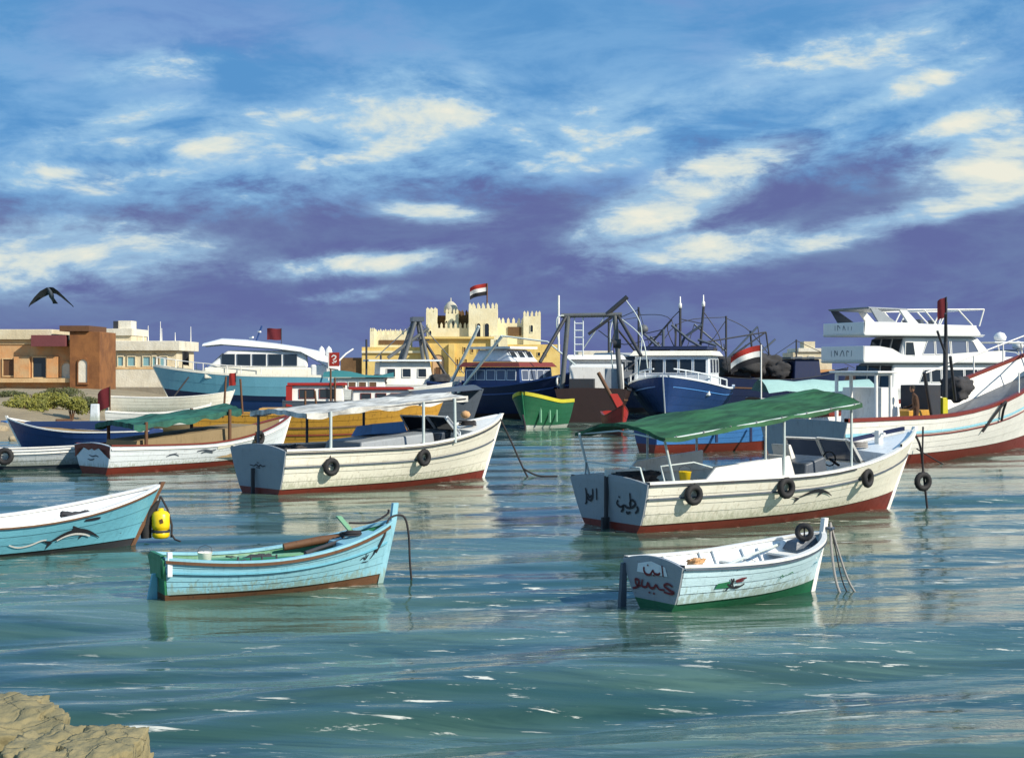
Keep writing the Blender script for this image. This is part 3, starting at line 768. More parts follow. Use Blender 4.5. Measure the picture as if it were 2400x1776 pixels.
# ------------------------------------------------------------------ the fort
CY = 350.0
fort = thing('fort', 'pale yellow stone fort with crenellated towers, small dome and flag on the far shore', 'fort', (0, 0, 0))
def tower(name, m, u0, u1, v0, v1, depth, yo=0.0, merlon=None, mm=None):
    o = bpart(fort, name, m, CY, u0, u1, v0, v1, depth, yo)
    if merlon:
        a = at(u0, v0, CY); b = at(u1, v0, CY); n = max(2, int(round((b.x-a.x)/merlon))); mb = MB(); st = (b.x-a.x)/n
        hh = merlon*.95
        for k in range(n+1):
            x = min(max(a.x+k*st, a.x+st*.28), b.x-st*.28)
            for yy in (CY+yo+.3, CY+yo+depth-.3):
                mb.box((x, yy, a.z+hh*.35), (st*.5, .55, hh*.7)); mb.prism([(x-st*.25, yy-.27, a.z+hh*.7), (x+st*.25, yy-.27, a.z+hh*.7), (x+st*.25, yy+.27, a.z+hh*.7), (x-st*.25, yy+.27, a.z+hh*.7)],
                                                                              [(x-.03, yy-.27, a.z+hh*1.15), (x+.03, yy-.27, a.z+hh*1.15), (x+.03, yy+.27, a.z+hh*1.15), (x-.03, yy+.27, a.z+hh*1.15)])
        nd = max(2, int(depth/merlon))
        for k in range(1, nd):
            for xx in (a.x+.3, b.x-.3): mb.box((xx, CY+yo+depth*k/nd, a.z+hh*.45), (.55, st*.5, hh*.9))
        mb.build('crenellation', mm or m, o)['kind'] = 'stuff'
    return o
tower('curtain_wall', castle_l, 988, 1156, 793, 925, 12, 0)
bpart(fort, 'cornice', castle_l, CY, 985, 1158, 789, 794, 1.5, -.9)
tower('curtain_wall', castle_l, 1156.3, 1313, 807, 925, 5, 1.0)
tower('curtain_wall', castle_l, 846, 988, 813, 925, 10, 2.0)
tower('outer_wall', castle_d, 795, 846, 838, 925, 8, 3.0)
bpart(fort, 'string_course', castle_u, CY, 846, 988, 822, 827, .6, 1.5)
tower('low_turret', castle_u, 864, 958, 783, 815, 8, 5, 1.25)
bpart(fort, 'brown_panel', castle_d, CY, 884, 950, 796, 806, .3, 4.8)  # flat brown slab just proud of the turret face
tower('corner_pinnacle', castle_u, 863, 874, 776, 815, 1.2, 4.2, .8)
tower('keep_wall', castle_u, 1000, 1100, 768, 795, 14, 3, 1.2)
tower('keep_tower', castle_u, 996, 1021, 730, 793, 6, 4.5, 1.1)
tower('keep_wall', castle_d, 1018, 1044, 736, 790, 8, 10)  # brown stands for the side shade between the towers
tower('keep_tower', castle_u, 1042, 1072, 733, 790, 6, 6, 1.1)
tower('keep_wall', castle_d, 1070, 1100, 735, 790, 8, 10, 1.2)  # set-back wall coloured brown to carry its shade
tower('keep_tower', castle_u, 1098, 1166, 722, 796, 9, 1.5, 1.25)
tower('keep_wall', castle_u, 1166, 1229, 756, 808, 10, 4, 1.2)
tower('keep_tower', castle_u, 1227, 1268, 740, 812, 6, 3, 1.2)
tower('keep_tower', castle_u, 1150, 1190, 786, 822, 5, -.8)
bpart(fort, 'brown_panel', castle_d, CY, 1190, 1222, 765, 786, .4, 3.7)  # brown slab laid on the wall face
tower('gate_bastion', castle_l, 1052, 1066, 806, 925, 2, -1.2); tower('gate_bastion', castle_l, 996, 1008, 806, 925, 2, -1.2)
p = at(1053, 728, CY)
MB().lathe([(1.75, -.2), (1.75, .5), (1.6, 1.3), (1.2, 2.0), (.6, 2.5), (.15, 2.7), (.12, 3.5), (0, 3.6)], (p.x, CY+9, p.z), 20).build('dome', stone('dome_plaster', (.62, .58, .46), (.45, .42, .34), 1), fort)
for (u0, u1, v0, v1, Y) in ((1117, 1126, 758, 790, CY+1.5), (1136, 1146, 758, 790, CY+1.5)):
    opening(fort, Y, u0, u1, v0, v1, glass, castle_u, True)
opening(fort, CY-.8, 1161, 1168, 796, 814, glass, castle_u, True)
opening(fort, CY, 1014, 1040, 832, 878, paint('pink_plaster_door', (.62, .40, .22)), castle_d, True, name='gate')
opening(fort, CY, 1022, 1032, 862, 877, brown, castle_d, False, yo=-.2, name='gate_hatch')
for u in (1086, 1104, 1120): opening(fort, CY, u, u+5, 814, 826, castle_d, castle_l, False)
for u in (1070, 1079, 1090): opening(fort, CY, u, u+4, 842, 866, castle_d, castle_l, False)
for u in (1260, 1275, 1203): opening(fort, CY+1, u, u+6, 826, 834, glass, castle_l, False)
for u in (1046, 1062): opening(fort, CY+6, u-2, u+2, 752, 764, glass, castle_u, True)
opening(fort, CY+3, 1243, 1249, 762, 778, glass, castle_u, True)
opening(fort, CY+3, 1006, 1011, 775, 786, glass, castle_u, True)
p = at(1141, 722, CY)
flag('flag', 'red, white and black flag flying from the tallest fort tower', (p.x, CY+4, p.z), 6.2, [cloth_red, cloth_white, cloth_black], (4.2, 2.9), -1, pole_m=brown, r=.17, droop=.28)
# low far houses between the boats at the right
fb = thing('harbour_house', 'small cream and orange harbour house seen left of the white motor yacht', 'building', (0, 0, 0))
bpart(fb, 'wall', cream_w, 210, 1858, 1950, 826, 900, 8); bpart(fb, 'roof_slab', white_w, 210, 1870, 1954, 816, 825, 8.6, -.3)
bpart(fb, 'roof_block', cream_w, 210, 1886, 1912, 800, 816, 3, .5); bpart(fb, 'plinth', orange_w, 210, 1850, 1952, 866, 900, 1, -1.2)
opening(fb, 210, 1868, 1880, 836, 858, glass, white_w); opening(fb, 210, 1896, 1908, 836, 858, glass, white_w)
fb = thing('harbour_shed', 'yellow-topped low shed under the gantry of the dark trawler', 'building', (0, 0, 0))
bpart(fb, 'wall', castle_l, 240, 1345, 1432, 838, 900, 8); bpart(fb, 'roof_slab', white_w, 240, 1355, 1436, 822, 836, 8.6, -.3)
opening(fb, 240, 1375, 1386, 846, 858, glass, white_w); opening(fb, 240, 1400, 1411, 846, 858, glass, white_w)

# ================================================================== NEAR BOATS
def boat(name, label, x, y, deg, group='moored boats', cat='boat'): return thing(name, label, cat, (x, y, 0), R(deg), group)
def tplace(h, off=.05, z0=0.0):
    """a,b in metres on the transom seen from astern: a to the right (starboard), b up"""
    def f(a, b):
        q = (b+h.draft)/(h.z0+h.draft); return (-h.trake*q-off, -a, b)
    return f
# ---- A: white boat with the green awning ------------------------------------------------
hA = Hull(7.55, 2.7, tw=.86, z0=1.05, zm=1.06, z1=1.90, draft=.45, rake=.95, b0=.17, b1=.46, tmax=.42, bp=2.3, bq=.8)
A = boat('awning_boat', 'white wooden boat with green awning, transom painted shade-grey and lettered in Arabic, tyres along its side', 2.20, 31.4, 33); A.scale = (1.25, 1.19, 1)
boat_hull(A, hA, cream, red, trans=grey, nstr=4, lining=white, sole=.42, solem=grey, gun=white, deck_t=.79, deckm=coolw, rails=((.62, slate, .035),), crown=.13, stem_up=.10)  # transom shade put into its grey colour
rail_strip(hA, lambda t: hA.sheer(t)-.05, -1, .04, -.012, .03, 0, .62).build('rub_rail', dark, A)
tp = tplace(hA)
strokes('lettering', A, ink, [
    [(-.62, .86), (-.60, .70), (-.63, .52)], [(-.40, .86), (-.41, .70), (-.47, .60), (-.56, .62), (-.58, .68)], [(-.28, .88), (-.29, .62)],
    [(-.56, .74), (-.50, .66), (-.44, .72)], [(-.60, .56), (-.66, .50)]], .045, lambda a, b: tp(a-.06, b-.02), 'black Arabic lettering on the left half of the transom')
strokes('lettering', A, ink, [
    [(.30, .70), (.26, .62), (.36, .56), (.48, .60), (.56, .56), (.70, .58), (.80, .66), (.72, .74), (.64, .66), (.66, .58)], [(.66, .88), (.66, .62)],
    [(.44, .60), (.42, .50), (.36, .46)], [(.32, .78), (.36, .76)], [(.52, .48), (.56, .44), (.64, .48)], [(.84, .62), (.86, .54), (.78, .46)]], .05,
        lambda a, b: tp(a, b-.04), 'black Arabic lettering on the right half of the transom')
MB().box((-.16, 0, .58), (.07, .05, 1.15)).box((-.18, 0, .02), (.16, .05, .5)).build('rudder', dark, A)
MB().box((-.13, 0, 1.2), (.10, .06, .12)).box((.25, 0, 1.26), (.85, .05, .05)).build('tiller', pale_metal, A)
dolphin('dolphin_emblem', A, ink, hA, 3.25, .50, 1.0, .34)
# raised side wall, helm seat, windscreen, foredeck coaming
MB().hexa([(1.1, -1.20, 1.06), (3.0, -1.27, 1.05), (3.0, -1.21, 1.05), (1.1, -1.14, 1.06), (1.35, -1.19, 1.34), (3.0, -1.26, 1.52), (3.0, -1.20, 1.52), (1.35, -1.13, 1.34)]).build('side_coaming', white, A)
MB().hexa([(1.1, 1.14, 1.06), (3.0, 1.21, 1.05), (3.0, 1.27, 1.05), (1.1, 1.20, 1.06), (1.35, 1.13, 1.34), (3.0, 1.20, 1.52), (3.0, 1.26, 1.52), (1.35, 1.19, 1.34)]).build('side_coaming', white, A)
MB().box((.75, 0, .92), (1.1, 2.0, .06)).build('aft_deck', grey, A)
for t_ in (.26, .40): thwart(A, hA, t_, .84, white, .34)
MB().hexa([(4.0, -.55, .42), (4.8, -.55, .42), (4.8, .55, .42), (4.0, .55, .42), (4.1, -.5, 1.25), (4.6, -.5, 1.42), (4.6, .5, 1.42), (4.1, .5, 1.25)]).build('engine_box', slate, A)
sc_ = MB(); ws = [(5.15, -1.02, 1.2), (5.55, -.45, 1.22), (5.55, .45, 1.22), (5.15, 1.02, 1.2)]
ob = None
for i in range(3):
    a_, b_ = ws[i], ws[i+1]
    window(A, b_, a_, (a_[0]-.28, a_[1]*.93, 1.78), (b_[0]-.28, b_[1]*.93, 1.80), glassb, white, .05, name='windscreen_pane')
MB().hexa([(3.35, -.9, .42), (3.65, -.9, .42), (3.65, -.35, .42), (3.35, -.35, .42), (3.25, -.9, 1.5), (3.34, -.9, 1.5), (3.34, -.35, 1.5), (3.25, -.35, 1.5)]).build('helm_seat', white, A)
MB().hexa([(4.5, .1, .42), (4.75, .1, .42), (4.75, .6, .42), (4.5, .6, .42), (4.2, .1, 1.66), (4.28, .1, 1.66), (4.28, .6, 1.66), (4.2, .6, 1.66)]).build('seat_back', white, A)
MB().tube([(5.2, -.25, 1.15), (4.95, -.25, 1.32)], .03).tube([(4.95, -.25+.17*math.cos(q), 1.32+.17*math.sin(q)) for q in [k*.524 for k in range(13)]], .016, 6).build('steering_wheel', black, A)
co = MB(); zc = lambda t: hA.sheer(t)+.05
rail_strip(hA, zc, 1, .0, .06, .10, .74, .985).build('bow_coaming', navy, A); rail_strip(hA, zc, -1, .0, .06, .07, .84, .985).build('bow_coaming', cream, A)
MB().box((6.55, 0, 1.72), (.12, .12, .42)).tube([(6.55, -.16, 1.86), (6.55, .16, 1.86)], .03).build('bitt', white, A)
# awning and its frame
zA = lambda x: 1.97+.145*x
for (x, y) in ((.45, -1.14), (2.85, -1.28), (4.6, -1.2), (.25, 1.12), (1.7, 1.27), (2.9, 1.28), (4.6, 1.2)):
    post(A, x, y, 1.08, zA(x)+.01, pale_metal, .024, lx=(-.22 if x < 1 else 0), name='awning_post')
bars('awning_frame', A, pale_metal, [[(x, y, zA(x)) for x in (.12, 1.0, 2.2, 3.5, 4.72)] for y in (-1.30, 1.30)] +
     [[(x, -1.3, zA(x)), (x, -.75, zA(x)+.05), (x, 0, zA(x)+.13), (x, .75, zA(x)+.05), (x, 1.3, zA(x))] for x in (.12, 1.6, 3.2, 4.72)], .021, 6)
awning(A, awn_green, .1, 4.75, 2.70, 2.66, zA(.1)+.03, zA(4.75)+.03, ridge=.27, val=.07)
bars('stern_rail', A, pale_metal, [[(.0, -.9, 1.05), (-.05, -.85, 1.38), (0, .85, 1.4), (.05, .95, 1.08)], [(.4, -.95, 1.05), (.35, -.9, 1.4), (1.0, -1.0, 1.46), (1.3, -1.14, 1.34)]], .018, 6)
for k in range(8):                                                        # cord lashings that tie the cloth to the side rails
    x_ = .35+k*.6
    for sd in (-1, 1): MB().tube([(x_+.02*math.sin(q), sd*(1.31+.035*math.cos(q)), zA(x_)+.04*math.sin(q)) for q in [j*.785 for j in range(9)]], .008, 5).build('lashing', rope_l, A)
tyre(A, hA, .78, .80, 'first tyre fender from the stern on the green-awning boat')
tyre(A, hA, 2.82, .84, 'second tyre fender from the stern, below the awning post of the green-awning boat', r=.245)
tyre(A, hA, 5.10, .92, 'third tyre fender from the stern, near the bow of the green-awning boat')
bw = world(A, (7.72, -.10, .62))
tyre(A, hA, 0, 0, 'tyre hanging on a dark rope off the bow of the green-awning boat', pos=bw, yaw=R(20), top=1.35, r=.25)
def curve3(pts, n=6):
    pts = [Vector(p) for p in pts]
    if len(pts) < 3: return pts
    P = [pts[0]]+pts+[pts[-1]]; out = []
    for i in range(1, len(P)-2):
        for k in range(n):
            t = k/n; a, b, c, d = P[i-1], P[i], P[i+1], P[i+2]
            out.append(.5*(2*b+(c-a)*t+(2*a-5*b+4*c-d)*t*t+(3*b-a-3*c+d)*t**3))
    return out+[pts[-1]]
def rope(name, label, pts, r, m, cat='rope', extra=None):
    o = MB().tube(curve3(pts), r, 7)
    if extra: o.tube(curve3(extra), r, 7)
    return tag(o.build(name, m), label, cat, 'mooring ropes' if cat == 'rope' else None)
rope('mooring_rope', 'thick dark rope from the bow of the green-awning boat straight into the water', [world(A, (7.5, 0, 1.92)), world(A, (7.72, -.02, 1.5)), world(A, (7.80, -.05, .7)), world(A, (7.9, -.1, -.5))], .03, rope_d)

# ---- B: white boat with the white awning ----------------------------------------------
hB = Hull(7.7, 2.6, tw=.86, z0=1.22, zm=1.20, z1=1.96, draft=.5, rake=.85, b0=.16, b1=.26, tmax=.42, bp=2.2, bq=.82)
B = boat('awning_boat', 'cream-white wooden boat with thin white awning and transom painted shade-grey, two tyres on its side', -6.95, 40.3, 43); B.scale = (1.17, 1.22, 1)
boat_hull(B, hB, cream, red, trans=grey, nstr=5, lining=grey, sole=.45, solem=grey, gun=white, deck_t=.76, deckm=white, rails=((.56, slate, .04), (.92, dark, .045)), crown=.16, stem_up=.06)  # grey on the transom paints its shaded side
tp2 = tplace(hB)
strokes('lettering', B, ink, [[(-.32, .78), (-.15, .76), (-.05, .80), (.05, .75), (.12, .80), (.2, .76), (.32, .79)], [(-.02, .86), (.06, .85)], [(-.06, .72), (.1, .71)]], .03, tp2, 'faint dark scribble on the shade-grey transom')
MB().box((-.17, .12, .2), (.09, .05, 1.0)).build('rudder', dark, B)
for t_ in (.2, .36, .52): thwart(B, hB, t_, 1.0, red, .3)
MB().hexa([(2.2, -.8, .45), (4.8, -.8, .45), (4.8, .8, .45), (2.2, .8, .45), (2.4, -.7, 1.35), (4.7, -.7, 1.55), (4.7, .7, 1.55), (2.4, .7, 1.35)]).build('engine_box', grey, B)
MB().hexa([(4.8, -.6, .6), (5.5, -.4, .6), (5.5, .4, .6), (4.8, .6, .6), (4.85, -.8, 1.5), (5.4, -.6, 1.62), (5.4, .6, 1.62), (4.85, .8, 1.5)]).build('cuddy', slate, B)
ws = [(5.35, -1.0, 1.42), (5.85, -.45, 1.50), (5.85, .45, 1.50), (5.35, 1.0, 1.42)]
for i in range(3):
    a_, b_ = ws[i], ws[i+1]; window(B, b_, a_, (a_[0]-.42, a_[1]*.9, 2.0), (b_[0]-.42, b_[1]*.9, 2.02), glass, coolw, .05, name='windscreen_pane')
MB().hexa([(3.4, .2, 1.5), (4.6, .2, 1.5), (4.6, 1.0, 1.4), (3.4, 1.0, 1.4), (3.5, .25, 1.8), (4.5, .25, 1.85), (4.5, .9, 1.7), (3.5, .9, 1.7)]).build('blue_tarp_bundle', bblue, B)
MB().lathe([(0, -.13), (.1, -.09), (.14, 0), (.1, .09), (0, .13)], (6.6, .2, 2.0), 12).build('bow_float', orange_w, B)
zB = lambda x: 2.17+.075*x
for (x, y, m_) in ((.55, .95, slate), (1.1, -1.2, pale_metal), (3.9, -1.24, pale_metal), (2.2, 1.24, dark), (4.0, 1.24, dark)):
    post(B, x, y, 1.2, zB(x)+.02, m_, .035, name='awning_post')
MB().tube([(5.0, -1.18, 1.25), (5.0, -1.15, zB(5)+.02)], .04).build('awning_post', pale_metal, B)
bars('awning_frame', B, dark, [[(x, y, zB(x)-.03) for x in (.5, 1.4, 2.6, 4.0, 5.4)] for y in (-1.12, 1.12)]+[[(x, -1.12, zB(x)-.03), (x, 0, zB(x)+.0), (x, 1.12, zB(x)-.03)] for x in (.5, 1.8, 3.5, 5.4)], .025, 6)
awning(B, awn_white, .45, 5.5, 2.3, 2.2, zB(.45)+.04, zB(5.5)+.04, ridge=.07, val=.13, sag=.03)
tyre(B, hB, 1.12, .74, 'tyre fender nearer the shade-grey transom on the white-awning boat', r=.26)
tyre(B, hB, 3.92, .86, 'tyre fender amidships on the white-awning boat', r=.26)
rope('mooring_rope', 'dark rope from the bow of the white-awning boat with its end spread on the water', [world(B, (7.6, -.02, 1.95)), world(B, (8.0, -.1, 1.1)), world(B, (8.15, -.5, .1)), world(B, (8.3, -.7, -.3))], .03, rope_d, extra=[world(B, (8.12, -.45, .25)), world(B, (8.35, -.75, .04)), world(B, (8.75, -1.1, .02))])

# ---- C: small white rowing boat with green bottom ------------------------------------------
hC = Hull(3.45, 1.55, tw=.84, z0=.66, zm=.62, z1=.86, draft=.22, rake=.32, b0=.11, b1=.17, tmax=.45, bp=2.4, bq=.8, trake=.08, bil=.42)
C = boat('rowing_boat', 'small pale blue-white rowing boat with green bottom and red Arabic lettering on its stern', 2.12, 21.1, 35)
boat_hull(C, hC, paleblue, dgreen, trans=grey, nstr=4, lining=coolw, sole=.16, solem=coolw, gun=white, stemm=white, rails=((.93, slate, .02),), crown=.10, stem_up=.24, gunw=(.03, .075, .035))  # transom coloured grey to stand for shade
tp3 = tplace(hC, .045)
MB().add([tp3(a, b) for a, b in ((-.34, .50), (.34, .50), (.30, .63), (.0, .69), (-.30, .63))], [(0, 4, 3, 2, 1)]).build('stern_panel', coolw, C)
tp3b = tplace(hC, .052)
strokes('lettering', C, redink, [[(.24, .66), (.25, .50)], [(.19, .55), (.14, .52), (.06, .53), (.03, .58)], [(.03, .57), (-.04, .50), (-.13, .50), (-.17, .55), (-.16, .60)]], .036, lambda a, b: tp3b(a, b-.01), 'dark red Arabic word at the top of the transom')
strokes('lettering', C, redink, [[(.03, .465), (.06, .468)], [(-.09, .60), (-.06, .605)]], .03, lambda a, b: tp3b(a, b+.02), 'dark red dots of the upper word')
strokes('lettering', C, redink, [[(.44, .37), (.34, .40), (.26, .36), (.40, .30), (.46, .29), (.40, .26), (.24, .27)], [(.26, .30), (.14, .30), (.08, .35), (.02, .30), (-.06, .30), (-.10, .36), (-.14, .30), (-.24, .30), (-.22, .40)],
    [(-.26, .30), (-.36, .30), (-.38, .38), (-.30, .37), (-.34, .28), (-.46, .24)], [(-.10, .22), (-.06, .225)], [(.0, .22), (.04, .22)]], .036, tp3b, 'dark red Arabic word across the middle of the transom')
sp_ = lambda a, b: hC.on(a, b, -1, .034)
MB().add([sp_(.55, .30), sp_(.82, .30), sp_(.80, .40), sp_(.58, .38)], [(0, 1, 2, 3)]).build('emblem', green, C)
strokes('emblem', C, ink, [[(.78, .26), (.86, .38), (.84, .44)], [(.76, .36), (.88, .30), (.98, .28)], [(.80, .44), (.90, .30)], [(.92, .31), (1.02, .30), (1.10, .34)]], .03, sp_)
strokes('emblem', C, redink, [[(.90, .40), (1.0, .42), (1.10, .43)], [(.92, .38), (1.06, .39)]], .03, sp_)
strokes('lettering', C, green, [[(1.85, .30), (1.88, .40), (1.92, .36), (1.98, .40)], [(2.02, .38), (2.10, .42), (2.16, .40)]], .014, sp_)
strokes('lettering', C, ink, [[(2.95, .60), (2.99, .66), (3.03, .62)], [(2.98, .56), (3.06, .58)]], .018, sp_)
strokes('lettering', C, eblue, [[(2.78, .42), (2.88, .48), (3.0, .46)], [(2.9, .40), (3.0, .50)]], .016, sp_)
for t_, z_ in ((.30, .45), (.56, .47), (.80, .56)): thwart(C, hC, t_, z_, white, .26)
MB().box((.16, 0, .60), (.28, 1.1, .05)).build('stern_seat', white, C)
for t_ in (.2, .42, .5, .66, .74):
    for sd in (1, -1):
        x_ = hC.x(t_, .4); y0 = hC.half(t_, .2)-.07; y1 = hC.half(t_, .6)-.065
        MB().hexa([(x_-.02, sd*y0-.02, .14), (x_+.02, sd*y0-.02, .14), (x_+.02, sd*y0+.02, .14), (x_-.02, sd*y0+.02, .14), (x_-.02, sd*y1-.02, .64), (x_+.02, sd*y1-.02, .64), (x_+.02, sd*y1+.02, .64), (x_-.02, sd*y1+.02, .64)]).build('rib', coolw, C)
MB().hexa([(2.9, .05, .62), (3.35, .0, .70), (3.3, .25, .70), (2.9, .35, .62), (2.95, .08, .74), (3.3, .03, .84), (3.25, .2, .84), (2.95, .3, .74)]).build('bow_sheet', slate, C)
rudder = MB().hexa([(-.20, .62, -.2), (-.08, .62, -.2), (-.08, .69, -.2), (-.20, .69, -.2), (-.16, .60, .60), (-.08, .60, .60), (-.08, .66, .60), (-.16, .66, .60)]).build('rudder_blade', slate, C)
MB().tube([(1.0, -.3, .55), (1.9, .1, .60), (2.9, .42, .68)], .025).build('oar', pale_metal, C)
w_ = world(C, (3.05, .02, .90))
tyre(C, hC, 0, 0, 'tyre lying at the bow inside the small white rowing boat', pos=w_, yaw=R(-15), top=-.15, r=.15)
def ropes_c(label, a, dx, dy, m, r=.028):
    s_ = world(C, (3.62, 0, 1.02)); e = Vector((s_.x+dx, s_.y+dy, -.3))
    rope('mooring_rope', label, [s_, s_.lerp(e, .3)+Vector((-.05+a*.5, 0, -.05)), s_.lerp(e, .65)+Vector((-.07+a*.3, 0, -.10)), e], r, m)
ropes_c('pale rope dropping steeply from the bow of the small white rowing boat', -.03, .18, -.5, rope_l, .022)
ropes_c('pale rope slanting right from the bow of the small white rowing boat', .0, .52, -.35, rope_l, .018)
ropes_c('thin dark rope between two pale ropes at the bow of the small rowing boat', .02, .34, -.4, rope_d, .011)
MB().tube([world(C, (3.5, -.10, .98))-C.location, world(C, (3.66, -.02, .97))-C.location], .02).v
MB().tube([(3.52, -.1, .93), (3.70, 0, .92), (3.52, .1, .93), (3.46, 0, .95), (3.52, -.1, .93)], .028, 6).build('rope_lashing', slate, C)

# ---- D: light blue rowing boat ------------------------------------------------------------------
hD = Hull(3.70, 1.4, tw=.62, z0=.66, zm=.56, z1=1.0, draft=.25, rake=.30, b0=.13, b1=.18, tmax=.45, bp=2.2, bq=.8, trake=.12, bil=.42, mp=.35)
D = boat('rowing_boat', 'light blue wooden rowing boat with open green interior and black rope over its bow', -5.2, 21.75, 28)
boat_hull(D, hD, lblue, brown, trans=green, nstr=5, lining=green, sole=.15, solem=green, gun=lblue, stemm=lblue, rails=((.92, brown, .045), (.62, eblue, .025)), crown=.05, stem_up=.30, gunw=(.03, .075, .04))
MB().hexa([(-.32, -.03, -.2), (-.12, -.03, -.2), (-.12, .03, -.2), (-.32, .03, -.2), (-.20, -.03, .42), (-.12, -.03, .42), (-.12, .03, .42), (-.20, .03, .42)]).build('rudder', eblue, D)
MB().box((-.12, 0, .55), (.06, .62, .34)).build('stern_board', green, D)
MB().box((-.05, -.44, .60), (.07, .07, .36)).build('stern_post', coolw, D)
for t_, z_, m_ in ((.22, .42, coolw), (.42, .42, lgreen), (.60, .46, brown)): thwart(D, hD, t_, z_, m_, .24)
MB().hexa([(.15, -.40, .42), (.9, -.46, .42), (.9, .46, .42), (.15, .40, .42), (.15, -.38, .47), (.9, -.44, .47), (.9, .44, .47), (.15, .38, .47)]).build('stern_seat', lgreen, D)
for k, (xa, ya, xb, yb, m_) in enumerate(((.5, .30, 1.9, -.25, green), (.8, .42, 2.2, .12, lgreen), (1.1, -.42, 2.4, -.30, white))):
    MB().hexa([(xa, ya-.07, .50), (xb, yb-.07, .54), (xb, yb+.07, .54), (xa, ya+.07, .50), (xa, ya-.07, .535), (xb, yb-.07, .575), (xb, yb+.07, .575), (xa, ya+.07, .535)]).build('loose_plank', m_, D)
for x_ in (.95, 1.15, 1.32, 1.55): MB().box((x_, -.56, .60), (.02, .03, .13)).build('thole_pin', dark, D)
MB().tube([(2.1, -.3, .62), (2.5, -.1, .68), (2.9, .1, .74), (2.85, .1, .86)], .035).build('anchor_shank', dark, D)
MB().tube([(2.0, .42, .64), (2.6, .38, .72), (3.1, .22, .82)], [.06, .07, .03]).build('rolled_sail', brown, D)
MB().hexa([(2.7, -.40, .66), (3.35, -.15, .80), (3.35, .15, .80), (2.7, .40, .66), (2.72, -.38, .73), (3.33, -.13, .87), (3.33, .13, .87), (2.72, .38, .73)]).build('foredeck', lblue, D)
MB().hexa([(3.0, .1, .86), (3.08, .1, .86), (3.08, .18, .86), (3.0, .18, .86), (2.78, .1, 1.12), (2.86, .1, 1.12), (2.86, .18, 1.12), (2.78, .18, 1.12)]).build('mooring_cleat', lgreen, D)
spd = lambda a, b: hD.on(a, b, -1, .034)
strokes('lettering', D, ink, [[(3.0, .46), (3.06, .50), (3.10, .46), (3.16, .54)], [(3.12, .60), (3.10, .46)], [(3.20, .46), (3.26, .52), (3.30, .62)], [(3.05, .42), (3.16, .42)]], .018, spd, 'small black lettering near the bow')
hd = lambda x, z, s_=-1, o=.05: hD.on(x, z, s_, o)
rope('mooring_rope', 'black rope looped over the bow of the light blue rowing boat into the water', [world(D, hd(3.3, .55)), world(D, hd(3.45, .8)), world(D, (3.62, -.06, 1.06)), world(D, (3.88, -.02, 1.08)), world(D, (3.98, .0, .8)), world(D, (4.0, -.02, .3)), world(D, (4.05, -.05, -.3))], .018, rope_d,
     extra=[world(D, (3.0, .14, 1.0)), world(D, (3.35, .05, 1.0)), world(D, (3.6, 0, 1.12)), world(D, (3.62, -.02, 1.2))])

# ---- E: blue boat with the dolphin, cut by the left edge ---------------------------------------------
hE = Hull(5.8, 1.9, tw=.8, z0=.70, zm=.58, z1=1.10, draft=.3, rake=.75, b0=.07, b1=.10, tmax=.45, bp=2.1, bq=.85)
E = boat('dolphin_boat', 'sky blue open boat with white gunwale and painted dolphin at the left edge', -11.55, 25.6, 40)
boat_hull(E, hE, eblue, dark, nstr=3, lining=coolw, sole=.15, gun=white, stemm=brown, rails=((.95, brown, .03),), stem_up=.08)
dolphin('dolphin_emblem', E, ink, hE, 3.15, .15, 1.15, .42)
strokes('dolphin_belly', E, cloth_white, [[(3.34, .245), (3.50, .315), (3.70, .345), (3.92, .315), (4.06, .265)]], .035, lambda a, b: hE.on(a, b, -1, .042))
strokes('wave_emblem', E, cloth_white, [[(2.4, .24), (2.58, .18), (2.8, .20), (3.0, .27), (3.12, .28)]], .03, lambda a, b: hE.on(a, b, -1, .036))
strokes('scuff_mark', E, ink, [[(3.85, .60), (4.05, .61), (4.2, .62)]], .05, lambda a, b: hE.on(a, b, -1, .036))
for t_ in (.3, .6): thwart(E, hE, t_, .45, white, .26)
pe = world(E, (5.80, -.04, 0))
fl = thing('yellow_float', 'yellow plastic float with black ropes and fender under the bow of the dolphin boat', 'float', (pe.x+.02, pe.y-.12, .06)); fl.scale = (1.05, 1.05, .86)
MB().lathe([(0, -.02), (.12, 0), (.165, .05), (.165, .16), (.12, .19), (.165, .22), (.17, .30), (.17, .56), (.13, .62), (.05, .65), (.05, .70), (0, .70)], (0, 0, 0), 16).build('jug', byellow, fl)
MB().lathe([(.172, .20), (.178, .17), (.172, .14)], (0, 0, 0), 16).build('band', dark, fl)
MB().add([(.03, -.176, .36), (.09, -.165, .38), (.07, -.172, .48), (.01, -.178, .45)], [(0, 1, 2, 3)]).build('faded_patch', brown, fl)
MB().tube([(-.28, .0, .0), (-.30, .02, .28), (-.2, .02, .62), (-.06, .04, .86)], [.10, .12, .09, .03], 10).build('fender', black, fl)
MB().tube([(-.10, .02, .62), (-.04, .03, .85), (-.02, .05, .98)], .018, 6).tube([(-.02, .05, .98), (.12, .02, .68), (.21, .0, .30), (.20, 0, .02)], .022, 6).tube([(.2, 0, .1), (.28, -.05, -.02), (.40, -.1, -.06)], .02, 6).build('rope', rope_d, fl)

